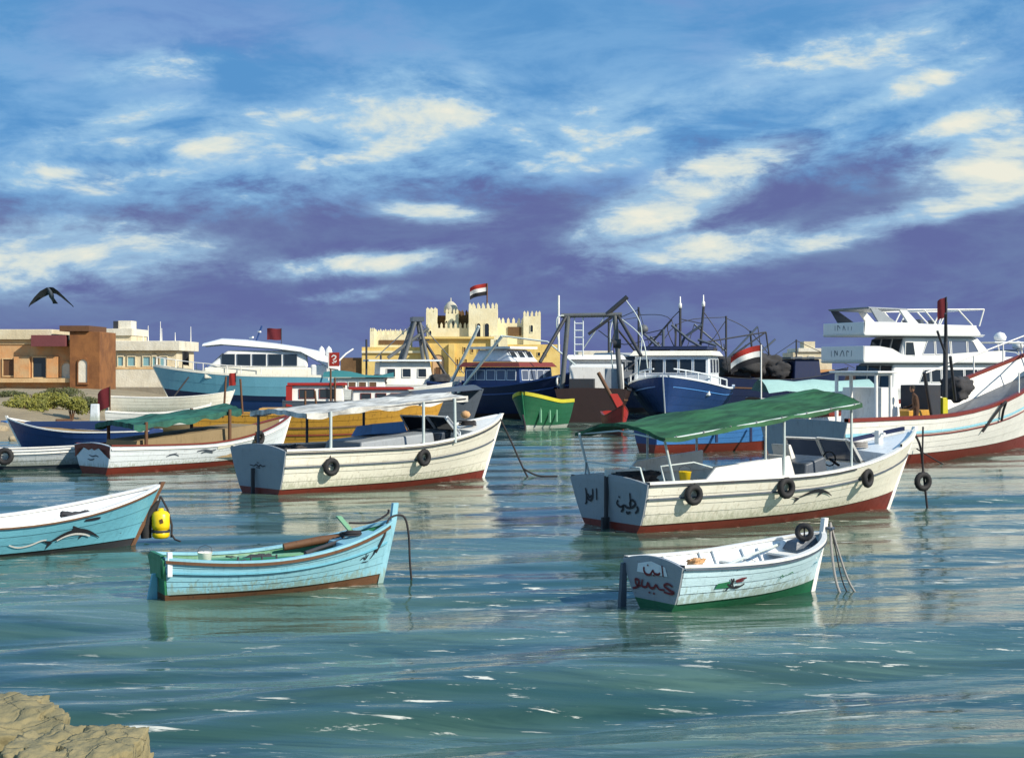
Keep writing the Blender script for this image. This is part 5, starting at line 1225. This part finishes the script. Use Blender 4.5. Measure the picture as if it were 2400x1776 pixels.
# small red boat seen end on with its leaning pole
hR = Hull(4.2, 1.15, tw=.8, z0=1.05, zm=.9, z1=1.5, draft=.3, rake=.5, b0=.1, b1=.15)
Rb = boat('red_boat', 'narrow dark red boat seen end on left of the green awning', ux(1428, 79), 79, -84)
boat_hull(Rb, hR, bred, red, nstr=3, lining=red, sole=.3, gun=red)
MB().tube([(3.2, .15, .9), (2.8, -.4, 2.0), (2.4, -1.0, 3.2)], .11).build('leaning_pole', brown, Rb)
MB().hexa([(3.2, -.12, 1.2), (3.6, -.10, 1.2), (3.6, .35, 1.2), (3.2, .35, 1.2), (3.0, -.5, 2.1), (3.1, -.5, 2.1), (3.1, -.1, 2.1), (3.0, -.1, 2.1)]).build('red_cloth', cloth_red, Rb)

# ---- dark navy trawler left of it and the green bow in front ---------------------------------------------------------
hL = Hull(12.5, 4.6, tw=.85, z0=2.4, zm=2.1, z1=3.3, draft=.9, rake=1.4, b0=.3, b1=.5, tmax=.42, bp=2.6)
Lb = boat('trawler', 'dark navy trawler with red-roofed wheelhouse and two white poles in front of the fort', ux(1065, 104)-.6, 104, -38)
boat_hull(Lb, hL, navy, brownhull, nstr=4, lining=navy, decked=.6, solem=brown, gun=dblue, rails=((.7, dblue, .10),), gunw=(.06, .14, .12))
wheelhouse(Lb, 3.2, 8.2, 3.8, 1.7, 3.5, dblue, red, 2.6, 3.3, n=4, sides=5, framem=coolw, gm=glassb)
MB().hexa([(3.6, -1.5, 3.85), (7.2, -1.5, 3.85), (7.2, 1.5, 3.85), (3.6, 1.5, 3.85), (4.0, -1.2, 4.7), (6.4, -1.2, 4.7), (6.4, 1.2, 4.7), (4.0, 1.2, 4.7)]).build('upper_house', coolw, Lb)
MB().box((5.2, 0, 4.82), (3.6, 3.2, .16)).build('upper_roof', yachtw, Lb)
for y in (-.9, 0, .9): window(Lb, (6.95, y-.35, 4.1), (6.95, y+.35, 4.1), (6.62, y+.33, 4.55), (6.62, y-.33, 4.55), glass, coolw)
bars('pole', Lb, pale_metal, [[(1.6, -1.7, 1.9), (4.6, -1.9, 6.3)]], .11, 8); bars('pole', Lb, pale_metal, [[(3.0, -2.2, 1.7), (6.8, -2.1, 5.6)]], .11, 8)
bars('pole', Lb, pale_metal, [[(6.8, -2.1, 5.6), (9.5, -.6, 5.2), (11.6, .2, 3.4)]], .06, 8)
MB().tube([(11.0+.0, -1.35+.28*math.cos(q)*.8, 2.55+.30*math.sin(q)) for q in [k*.524 for k in range(13)]], .07, 8).build('life_ring', white, Lb)
hM = Hull(5.6, 2.9, tw=.85, z0=1.6, zm=1.6, z1=2.15, draft=.5, rake=.7, b0=.18, b1=.25, tmax=.45, bp=2.8, bq=.75)
p_ = Vector((ux(1216, 81), 81, 0)); hd_ = R(-114)
M_ = boat('green_boat', 'green boat with yellow gunwale and white waterline, bow towards the viewer', p_.x-5.5*math.cos(hd_), p_.y-5.5*math.sin(hd_), -114)
M_.scale = (.9, .88, .9)
boat_hull(M_, hM, paint('dull_green_paint', (.022, .135, .062), dirt=(.015, .06, .035), damt=.5), coolw, nstr=4, lining=green, sole=.6, gun=lemon, gunw=(.06, .12, .22), stemm=green)
MB().box((2.2, 0, 1.3), (1.6, 1.6, 1.0)).build('engine_house', green, M_)
for xx in (4.5, 3.7, 2.9): MB().box((xx, hM.half(xx/5.6, 1.0)+.03, .95), (.16, .10, 1.1)).build('side_timber', lgreen, M_)
rope('mooring_rope', 'dark anchor rope from the bow of the green boat down into the water', [world(M_, (5.5, 0, .9)), world(M_, (5.8, .3, .2)), world(M_, (6.3, .5, -.4))], .06, rope_d)

# ---- white boat with grey gantry --------------------------------------------------------------------------------------------
hP = Hull(13, 4.4, tw=.88, z0=2.2, zm=2.1, z1=3.2, draft=.8, rake=1.3, b0=.3, b1=.4)
P_ = boat('trawler', 'white fishing vessel with grey A-frame gantry left of the fort gate', ux(845, 112), 112, 12)
boat_hull(P_, hP, white, slate, nstr=4, lining=white, decked=.5, solem=tan, gun=white)
house(1.2, 5.4, 3.4, 1.8, 3.9, .2, .1, .1).build('deckhouse', white, P_)
MB().box((3.2, 0, 4.0), (5.6, 4.2, .14)).build('boat_deck', coolw, P_)
for x in (1.8, 3.0, 4.2): window(P_, (x, -1.70, 2.7), (x+.7, -1.70, 2.7), (x+.7, -1.64, 3.4), (x, -1.64, 3.4), glass, white)
bars('gantry_leg', P_, gsteel, [[(2.6, -1.5, 2.2), (4.2, -.6, 7.1)]], .16, 8); bars('gantry_leg', P_, gsteel, [[(2.6, 1.5, 2.2), (4.2, .6, 7.1)]], .16, 8)
bars('gantry_leg', P_, gsteel, [[(5.4, -1.5, 2.2), (4.5, -.6, 7.1)]], .13, 8); bars('gantry_leg', P_, gsteel, [[(5.4, 1.5, 2.2), (4.5, .6, 7.1)]], .13, 8)
bars('derrick', P_, gsteel, [[(2.0, -1.0, 4.2), (5.2, -.6, 6.5)]], .14, 8)
MB().box((4.4, 0, 7.2), (.9, 1.6, .35)).build('gantry_head', slate, P_)
MB().box((4.5, 0, 5.6), (1.5, 1.6, .12)).build('crow_platform', dark, P_)
bars('derrick', P_, dark, [[(4.9, -.7, 5.5), (6.6, -1.6, 2.6)]], .12, 8)
bars('antenna', P_, dark, [[(.3, -1.4, 2.2), (.3, -1.4, 5.6)], [(1.4, -1.4, 2.2), (1.4, -1.4, 4.4)]], .08, 8)
bars('rigging_line', P_, slate, [[(4.4, -.5, 7.1), (8.0, -.5, 3.0)], [(4.2, -.4, 7.0), (1.0, -1.4, 4.2)]], .04, 6)
for (x, z) in ((1.0, 2.4), (5.9, 2.5)):
    me = rock_mesh('net_heap', net_m, (1.4, 1.0, .9), x*3, rough=.35, sub=3); o_ = bpy.data.objects.new('net_heap', me); COL.objects.link(o_); o_.parent = P_; o_.location = (x, -2.0, z)

# ---- light blue motor yacht heading left --------------------------------------------------------------------------------------
hQ = Hull(16.0, 4.8, tw=.92, z0=2.55, zm=2.7, z1=3.55, draft=.9, rake=2.2, b0=1.05, b1=1.75, tmax=.42, bp=2.4)
Q = boat('motor_yacht', 'light blue hulled motor yacht with long white sloping roof in front of the cream building', ux(822, 122), 121, 188, cat='yacht')
boat_hull(Q, hQ, yblue, dblue, nstr=2, lining=cream, decked=.1, solem=tan, gun=cream, gunw=(.03, .10, .20))
side_strip(hQ, lambda t: lerp(.55, 1.05, t), lambda t: hQ.boot(t)-.03, 1, .03, .03).build('boot_stripe', navy, Q)
MB().box((6.5, 0, 3.0), (10.5, 3.9, .9)).build('coachroof', cream, Q)
house(3.4, 11.6, 3.7, 3.4, 4.85, 1.7, .1, .15).build('saloon', yachtw, Q)
for k in range(5):
    a = 4.3+k*1.25
    for s in (-1, 1):
        P = [(a, s*1.835, 3.6), (a+1.1, s*1.835, 3.6), (a+1.1, s*1.755, 4.55), (a, s*1.755, 4.55)]
        window(Q, *(P if s < 0 else [P[1], P[0], P[3], P[2]]), glass, slate, .05)
for y in (-1.0, 0, 1.0): window(Q, (11.3, y-.42, 3.6), (11.3, y+.42, 3.6), (10.3, y+.40, 4.6), (10.3, y-.40, 4.6), glass, slate, name='windscreen_pane')
rf = MB()
for sd in (1,):
    rows = []
    for x, zt, zb_ in ((.9, 3.5, 3.3), (1.6, 4.1, 3.4), (2.6, 4.75, 4.0), (4, 5.05, 4.75), (6, 5.35, 5.0), (8.5, 5.65, 5.2), (10.4, 5.75, 5.35), (11.9, 5.35, 5.2)):
        rows.append([(x, -2.1, zb_), (x, -2.05, zt-.1), (x, -1.2, zt+.05), (x, 0, zt+.12), (x, 1.2, zt+.05), (x, 2.05, zt-.1), (x, 2.1, zb_)])
    rf.grid(rows, flip=True); rf.grid([[(p[0], p[1]*.97, p[2]-.05) for p in r_] for r_ in rows])
rf.build('roof', yachtw, Q)
MB().box((2.0, 0, 3.0), (2.4, 4.0, 1.4)).build('aft_house', yachtw, Q)
bars('bow_rail', Q, white, [[hQ.pt(t, hQ.sheer(t), sd, -.1)[:2]+(hQ.sheer(t)+.8,) for t in (.45, .62, .79, .91, .98)] for sd in (-1, 1)]+[[hQ.pt(t, hQ.sheer(t), sd, -.1), hQ.pt(t, hQ.sheer(t), sd, -.1)[:2]+(hQ.sheer(t)+.8,)] for t in (.45, .55, .62, .74, .79, .88, .94, .98) for sd in (-1, 1)], .04)
bars('radar_mast', Q, dblue, [[(7.7, 0, 5.5), (7.2, 0, 6.9)]], .08)
bars('radar_bar', Q, white, [[(7.3, .6, 6.4), (7.5, -.6, 6.45)], [(7.9, .5, 5.95), (8.2, -.6, 5.9)]], .08)
for x in (2.3, 1.7): MB().lathe([(.28, 0), (.3, .4), (.2, .75), (0, .95)], (x, .2, 4.3), 12).build('radome', yachtw, Q)
bars('stern_rail', Q, white, [[(1.0, 1.0, 3.9), (.3, .8, 4.6), (-.3, .5, 5.0)], [(1.0, -1.0, 3.9), (.3, -.8, 4.6)], [(.3, .8, 4.6), (.3, -.8, 4.6)]], .07)
def wp(b, p): return world(b, p)
p_ = wp(Q, (5.6, .2, 5.3)); flag('flag', 'faded brown-red square flag on the roof of the light blue yacht', tuple(p_), 1.4, [cloth_dred], (1.2, .95), -1, r=.03, droop=.0)
p_ = wp(Q, (9.2, 2.5, 2.3)); sg = flag('red_pennant', 'bright red cloth hanging on the side of the light blue yacht', (p_.x, p_.y, p_.z), .75, [cloth_red], (.55, 1.0), -1, r=.03, droop=.2)
p_ = at(770, 862, 118); sg = thing('red_sign', 'red square banner with white emblem at the stern of the light blue yacht', 'banner', (p_.x, 118, 2.4))
MB().tube([(0, 0, 0), (0, 0, 2.3)], .05).build('pole', white, sg); MB().box((.45, 0, 1.72), (.86, .05, 1.12)).build('cloth', cloth_red, sg)
strokes('emblem', sg, cloth_white, [[(.25, 1.9), (.4, 2.05), (.6, 1.95), (.5, 1.75), (.35, 1.7)], [(.4, 1.6), (.55, 1.5), (.65, 1.65)], [(.3, 1.45), (.45, 1.4)]], .09, lambda a, b: (a, -.035, b))
p_ = at(452, 850, 119)
rope('spar', 'dark slanting spar against the bow of the light blue yacht', [at(442, 884, 116), at(395, 946, 114)], .07, rope_d, cat='spar')
dk = flag('dark_flag', 'small black flag at the bow of the light blue yacht', tuple(wp(Q, (13.6, .0, 3.4))), 1.4, [cloth_black], (.5, 1.1), 1, r=.04, droop=.3)

# ---- white cabin boat with red trim, and the deckhouse boat behind it --------------------------------------------------
hS = Hull(11.5, 3.2, tw=.88, z0=1.55, zm=1.5, z1=2.1, draft=.5, rake=.9, b0=.3, b1=.35)
S_ = boat('cabin_boat', 'white cabin boat with red roof edge and dark slate hull behind the yellow boat', ux(668, 84), 84, 8)
boat_hull(S_, hS, slate, slate, nstr=3, lining=white, decked=.3, solem=grey, gun=slate)
def redcabin(x0, x1, z1, n):
    house(x0, x1, 2.6, 1.2, z1, .1, .05, .05).build('cabin', white, S_)
    MB().box(((x0+x1)/2, 0, z1+.07), (x1-x0+.3, 2.9, .13)).build('roof_edge', bred, S_)
    for k in range(n):
        a = x0+.5+k*(x1-x0-.8)/n; b = a+(x1-x0-.8)/n-.25
        window(S_, (a, -1.285, z1-.75), (b, -1.285, z1-.75), (b, -1.265, z1-.2), (a, -1.265, z1-.2), glass, red, .04)
redcabin(.3, 3.4, 2.45, 2); redcabin(3.8, 7.2, 2.2, 3)
MB().box((.25, -1.3, 1.85), (.35, .2, 1.2)).build('door_frame', bred, S_)
bars('pole', S_, brown, [[(2.6, -1.45, 1.4), (2.6, -1.45, 3.4)], [(2.85, -1.45, 1.4), (2.85, -1.45, 2.9)]], .06)
MB().hexa([(5.5, -1.7, 1.75), (11.4, -1.4, 2.2), (11.4, 1.4, 2.2), (5.5, 1.7, 1.75), (6.0, -1.3, 1.95), (11, -1.0, 2.45), (11, 1.0, 2.45), (6, 1.3, 1.95)]).build('tarp_cover', slate, S_)
hT = Hull(9.5, 3.4, tw=.88, z0=2.0, zm=1.9, z1=2.5, draft=.6, rake=1.0, b0=.3, b1=.4)
T_ = boat('cabin_boat', 'white low cabin boat under a teal tarpaulin between the blue yacht and the gantry', ux(752, 100), 100, 5)
boat_hull(T_, hT, white, slate, nstr=3, lining=white, decked=.3, solem=grey, gun=white)
house(.8, 4.5, 2.9, 1.7, 2.75, .15, .1, .08).build('cabin', white, T_)
for x in (1.2, 1.9, 2.6, 3.3): window(T_, (x, -1.44, 2.05), (x+.55, -1.44, 2.05), (x+.55, -1.41, 2.5), (x, -1.41, 2.5), brown, white, .04)
mb = MB(); mb.grid([[(x, y, 2.8+.6*(1-abs(y)/1.7)*(.6+.4*math.sin(x*1.3))) for y in (-1.7, -1.0, -.3, .3, 1.0, 1.7)] for x in (.2, 1.0, 2.0, 3.0, 4.0, 5.0)], flip=True); mb.build('tarpaulin', tealtarp, T_)

# ---- dark trawler hulls and nets at the right, behind --------------------------------------------------------------------
hU = Hull(12, 4.2, tw=.9, z0=2.6, zm=2.4, z1=3.4, draft=.8, rake=1.2, b0=.3, b1=.4)
U_ = boat('trawler', 'dark navy trawler heaped with nets behind the flag and green awning', ux(1690, 128), 128, 12)
boat_hull(U_, hU, navy, brownhull, nstr=3, lining=navy, decked=.5, solem=brown, gun=dark, rails=((.6, brown, .12),))
house(6.2, 8.8, 3.2, 2.2, 4.2, .2, .1).build('deckhouse', navy, U_); MB().box((7.4, 0, 4.3), (3.2, 3.6, .14)).build('roof', slate, U_)
for (x, y, z, r_) in ((1.0, 0, 3.5, 1.1), (2.6, -.3, 3.8, 1.2), (4.2, .2, 3.6, 1.1), (5.2, -.4, 3.2, .9)):
    me = rock_mesh('net_heap', net_m, (r_*2.3, r_*2, r_*1.6), x*5, rough=.4, sub=3); o_ = bpy.data.objects.new('net_heap', me); COL.objects.link(o_); o_.parent = U_; o_.location = (x, y, z)
bars('rigging_boom', U_, dark, [[(-1.0, 0, 3.2), (4.2, 0, 6.6)], [(4.2, 0, 6.6), (4.8, 0, 2.6)], [(4.2, 0, 6.6), (-2.0, 0, 5.6)]], .07)
hV = Hull(9, 3.2, tw=.88, z0=1.6, zm=1.5, z1=2.1, draft=.5, rake=.9, b0=.3, b1=.3)
V_ = boat('cabin_boat', 'pale aqua covered boat between the green awning and the white motor yacht', ux(1770, 88), 88, 10)
boat_hull(V_, hV, brown, brown, nstr=3, lining=tan, decked=.3, solem=grey, gun=coolw)
mb = MB(); mb.grid([[(x, y, 2.0+.7*(1-(abs(y)/1.6)**2)+.08*math.sin(x*2+y)) for y in (-1.6, -1.0, -.3, .3, 1.0, 1.6)] for x in (.3, 1.4, 2.6, 3.8, 5.0, 6.2, 7.2)], flip=True); mb.build('canvas_cover', paint('aqua_canvas', (.36, .56, .52), rough=.9), V_)

# ---- things on the bank --------------------------------------------------------------------------------------------------------
p_ = at(222, 985, 84); wpst = MB().hexa([(-.28, -.2, -.6), (.28, -.2, -.6), (.28, .2, -.6), (-.28, .2, -.6), (-.2, -.15, .95), (.24, -.15, .95), (.24, .15, .95), (-.2, .15, .95)]).build('mooring_post', coolw); wpst.location = p_
tag(wpst, 'stubby white mooring post on the bank beside the bushes', 'post')
p_ = at(258, 965, 86); f_ = flag('red_pennant', 'dark red cloth hanging from a short pole on the bank by the white post', (p_.x, 86, p_.z-.8), 2.3, [cloth_dred], (.75, 1.2), -1, pole_m=brown, r=.04, droop=.6)
hX = Hull(5.2, 1.8, tw=.8, z0=.8, zm=.7, z1=1.15, draft=.3, rake=.6, b0=.1, b1=.15)
X_ = boat('beached_boat', 'small cream boat drawn up by the bank behind the green awning of the red-railed boat', ux(255, 76), 76, 10); X_.location.z = .35
boat_hull(X_, hX, white, tan, nstr=3, lining=tan, sole=.15, gun=white); thwart(X_, hX, .4, .5, tan, .25)
hZ = Hull(9, 2.6, tw=.85, z0=1.3, zm=1.2, z1=1.7, draft=.4, rake=.8, b0=.2, b1=.2)
Z_ = boat('open_boat', 'long cream open boat under the bow of the light blue yacht', ux(262, 108), 108, 4)
boat_hull(Z_, hZ, cream, slate, nstr=4, lining=tan, sole=.4, gun=white); thwart(Z_, hZ, .4, .9, white, .3)

# ---- bird ------------------------------------------------------------------------------------------------------------------------
bd = thing('bird', 'dark bird gliding with bent wings high over the orange house', 'bird', at(120, 692, 44)); bd.scale = (1.0, 1.3, 1.15); bd.rotation_euler = (R(-28), 0, 0)
MB().tube([(-.05, .28, -.02), (-.02, .18, 0), (0, .02, 0), (.01, -.16, .01), (.0, -.24, .03), (0, -.30, .02)], [.01, .045, .075, .055, .035, .008], 10).build('body', slate, bd)
MB().add([(-.03, .16, 0), (.03, .16, 0), (.08, .36, -.02), (-.08, .36, -.02), (-.03, .16, .02), (.03, .16, .02), (.08, .36, -.01), (-.08, .36, -.01)], [(0, 3, 2, 1), (4, 5, 6, 7), (0, 1, 5, 4), (1, 2, 6, 5), (2, 3, 7, 6), (3, 0, 4, 7)]).build('tail', dark, bd)
for sd in (-1, 1):
    sec = [(.0, .13, .0, .16), (.10, .14, -.02, .13), (.28, .13, -.04, .01), (.46, .09, .0, -.12), (.62, .03, .06, -.23), (.68, .006, .12, -.27)]
    le = [(sd*x, yo-c, z) for x, c, yo, z in sec]; te = [(sd*x, yo+c, z-.01) for x, c, yo, z in sec]
    mb = MB(); mb.grid([le, [((a[0]+b[0])/2, (a[1]+b[1])/2, (a[2]+b[2])/2+.018) for a, b in zip(le, te)], te], flip=(sd > 0)); mb.grid([[(p[0], p[1], p[2]-.006) for p in le], [(p[0], p[1], p[2]-.006) for p in te]], flip=(sd < 0)); mb.build('wing', dark, bd)

# ---- more working boats packed along the quay ----------------------------------------------------------------------------
hW = Hull(12, 4.4, tw=.88, z0=2.3, zm=2.1, z1=3.2, draft=.8, rake=1.2, b0=.3, b1=.4)
W1 = boat('trawler', 'near-black trawler with grey wheelhouse crowded between the gantry and the blue trawler', ux(1462, 116), 117, -70)
W1.location.x += -12*math.cos(R(-70))*.5; W1.location.y = 121
boat_hull(W1, hW, navy, brownhull, nstr=3, lining=navy, decked=.5, solem=brown, gun=slate)
wheelhouse(W1, 4.0, 7.5, 3.4, 1.9, 4.3, slate, grey, 3.2, 3.95, n=3, sides=2, framem=grey)
bars('mast', W1, dark, [[(7.8, .4, 3.2), (7.8, .4, 8.2)], [(3.6, -.3, 4.3), (3.6, -.3, 7.2)]], .09)
bars('rigging_boom', W1, dark, [[(7.8, .4, 4.2), (9.6, 2.4, 7.2)], [(7.8, .4, 4.4), (9.2, -2.2, 6.6)], [(3.6, -.3, 4.6), (1.0, 1.6, 7.0)], [(9.0, -1.0, 3.4), (9.4, 1.4, 5.4)]], .08)
bars('rigging_line', W1, dark, [[(7.8, .4, 8.1), (11.8, 0, 3.4)], [(7.8, .4, 8.0), (3.6, -.3, 7.1)], [(3.6, -.3, 7.1), (.4, 1.0, 2.6)], [(7.8, .4, 7.6), (9.6, 2.4, 7.1), (9.8, 2.6, 3.2)], [(7.8, .4, 7.4), (9.2, -2.2, 6.6), (9.4, -2.4, 3.0)]], .03)
W2 = boat('trawler', 'dark slate trawler with tangled masts behind the blue trawler', ux(1560, 135), 138, 14)
boat_hull(W2, hW, slate, brownhull, nstr=3, lining=navy, decked=.5, solem=brown, gun=navy)
wheelhouse(W2, 2.0, 5.0, 3.2, 1.9, 4.2, navy, slate, 3.1, 3.9, n=3, sides=3, framem=slate)
bars('mast', W2, dark, [[(6.5, 0, 2.2), (6.5, 0, 8.4)], [(1.2, 0, 2.2), (1.4, 0, 7.6)], [(9.4, 0, 2.6), (9.0, 0, 7.0)]], .10)
bars('rigging_boom', W2, slate, [[(6.5, 0, 4.2), (9.6, -.4, 7.4)], [(6.5, 0, 5.0), (3.4, .4, 7.6)], [(1.3, 0, 4.0), (-1.2, 0, 6.4)], [(9.2, 0, 4.2), (11.6, 0, 6.2)], [(6.5, 0, 3.4), (8.6, 0, 5.6)]], .10)
bars('rigging_line', W2, dark, [[(6.5, 0, 8.3), (1.4, 0, 7.5), (-1.5, 0, 3.0)], [(6.5, 0, 8.2), (9.0, 0, 6.9), (12, 0, 3.4)], [(6.5, 0, 8.0), (4.0, 0, 4.6)], [(9.6, -.4, 7.4), (10.4, 0, 3.2)], [(3.4, .4, 7.6), (2.2, 0, 4.4)]], .04)
for (x, y, z, r_) in ((7.6, 0, 3.1, .8), (9.8, .2, 3.2, .7)):
    me = rock_mesh('net_heap', net_m, (r_*2.3, r_*2, r_*1.3), x*7, rough=.4, sub=3); o_ = bpy.data.objects.new('net_heap', me); COL.objects.link(o_); o_.parent = W2; o_.location = (x, y, z)
W3 = boat('trawler', 'dark brown trawler with low wheelhouse between the nets and the cream harbour house', ux(1745, 140), 142, 8)
boat_hull(W3, hW, brownhull, navy, nstr=3, lining=brown, decked=.5, solem=brown, gun=dark, rails=((.6, tan, .10),))
wheelhouse(W3, 2.4, 4.6, 2.8, 1.9, 3.6, brown, slate, 2.8, 3.3, n=2, sides=2, framem=tan)
bars('mast', W3, dark, [[(5.6, 0, 2.2), (5.6, 0, 6.2)]], .08); bars('rigging_line', W3, dark, [[(5.6, 0, 6.1), (11.6, 0, 3.4)], [(5.6, 0, 6.1), (.2, 0, 2.6)]], .035)

# ---- loose gear lying in the near boats ------------------------------------------------------------------------------------
def coil(name, label, b, p, r, m, n=5, tr=.02):
    pts = []
    for k in range(n*14+1):
        a = 2*math.pi*k/14; q = k/(n*14); pts.append((r*(1-.35*((k//14) % 2))*math.cos(a)*(1+.06*math.sin(k)), r*(1-.3*((k//14) % 2))*math.sin(a)*(1+.06*math.cos(2*k)), tr+q*tr*2.2*n*.5))
    o = MB().tube(pts, tr, 6).build(name, m); o.location = world(b, p); return tag(o, label, 'rope')
def bucket(label, b, p, m, sc_=1.0):
    t = thing('bucket', label, 'bucket', world(b, p)); t.scale = (sc_,)*3
    MB().lathe([(0, .0), (.10, .0), (.14, .26), (.15, .27), (.135, .265), (.10, .02), (0, .02)], (0, 0, 0), 18).build('body', m, t)
    MB().tube([(-.14, 0, .25), (-.11, .03, .36), (0, .05, .40), (.11, .03, .36), (.14, 0, .25)], .006, 5).build('handle', dark, t)
def heap(name, label, b, p, size, m, seed, cat):
    o = bpy.data.objects.new(name, rock_mesh(name, m, size, seed, rough=.4, sub=4)); COL.objects.link(o); o.location = world(b, p); o.rotation_euler = (0, 0, b.rotation_euler.z)
    return tag(o, label, cat)
coil('rope_coil', 'pale coil of rope on the sole of the small white rowing boat', C, (1.15, -.05, .17), .20, rope_l)
heap('cloth_bundle', 'peach coloured cloth bundle at the stern of the small white rowing boat', C, (.42, -.36, .66), (.20, .18, .12), orange_w, 3, 'cloth')
bucket('blue plastic bucket standing in the small white rowing boat', C, (2.05, .22, .17), bblue, .9)
heap('fishing_net', 'dark heap of fishing net amidships in the light blue rowing boat', D, (1.45, .12, .36), (.75, .55, .38), net_m, 8, 'net')
bucket('white bucket standing near the stern of the light blue rowing boat', D, (.62, .05, .47), white, .8)
coil('rope_coil', 'dark coil of rope on the foredeck of the light blue rowing boat', D, (3.0, 0, .80), .14, rope_d, 4, .016)
heap('fishing_net', 'brown heap of net on the aft deck of the green-awning boat', A, (.75, .35, 1.02), (.75, .75, .36), net_m, 5, 'net')
bucket('yellow bucket on the aft deck of the green-awning boat', A, (1.2, -.5, .95), byellow, 1.0)
coil('rope_coil', 'pale coil of rope on the foredeck of the green-awning boat', A, (6.1, .15, 1.50), .24, rope_l, 5, .024)
heap('fishing_net', 'grey heap of net in the stern of the white-awning boat', B, (.9, .1, 1.02), (.9, .9, .45), net_m, 11, 'net')
coil('rope_coil', 'dark coil of rope on the foredeck of the white-awning boat', B, (6.4, -.1, 1.66), .26, rope_d, 5, .025)
heap('fishing_net', 'dark heap of net in the bow of the blue dolphin boat', E, (4.3, .1, .40), (.9, .6, .45), net_m, 14, 'net')

# soften the hard edges of built boxes
for o in bpy.data.objects:
    n = o.name.split('.')[0]
    w = {'saloon': .22, 'upper_saloon': .25, 'flybridge_coaming': .04, 'flybridge_front': .15, 'upper_deck': .05, 'flybridge_deck': .05, 'hardtop': .04, 'stern_bulwark': .03, 'cabin': .10, 'flybridge': .10, 'wheelhouse': .08, 'roof': .0,
         'arch_leg': .04, 'engine_box': .05, 'cuddy': .05, 'helm_seat': .02, 'seat_back': .02, 'side_coaming': .012, 'aft_house': .15, 'coachroof': .12, 'deckhouse': .08, 'upper_house': .10, 'thwart': .008, 'rudder': .01, 'engine_house': .06,
         'wall': .05, 'tower': .06, 'roof_slab': .06, 'roof_parapet': .06, 'upper_block': .06, 'mooring_post': .04, 'gear_box': .03, 'net_winch': .03, 'winch_box': .03, 'yellow_locker': .03, 'hatch': .03, 'shelter_roof': .02}.get(n, 0)
    if w and o.type == 'MESH':
        bv = o.modifiers.new('bevel', 'BEVEL'); bv.width = w; bv.segments = 3; bv.limit_method = 'ANGLE'
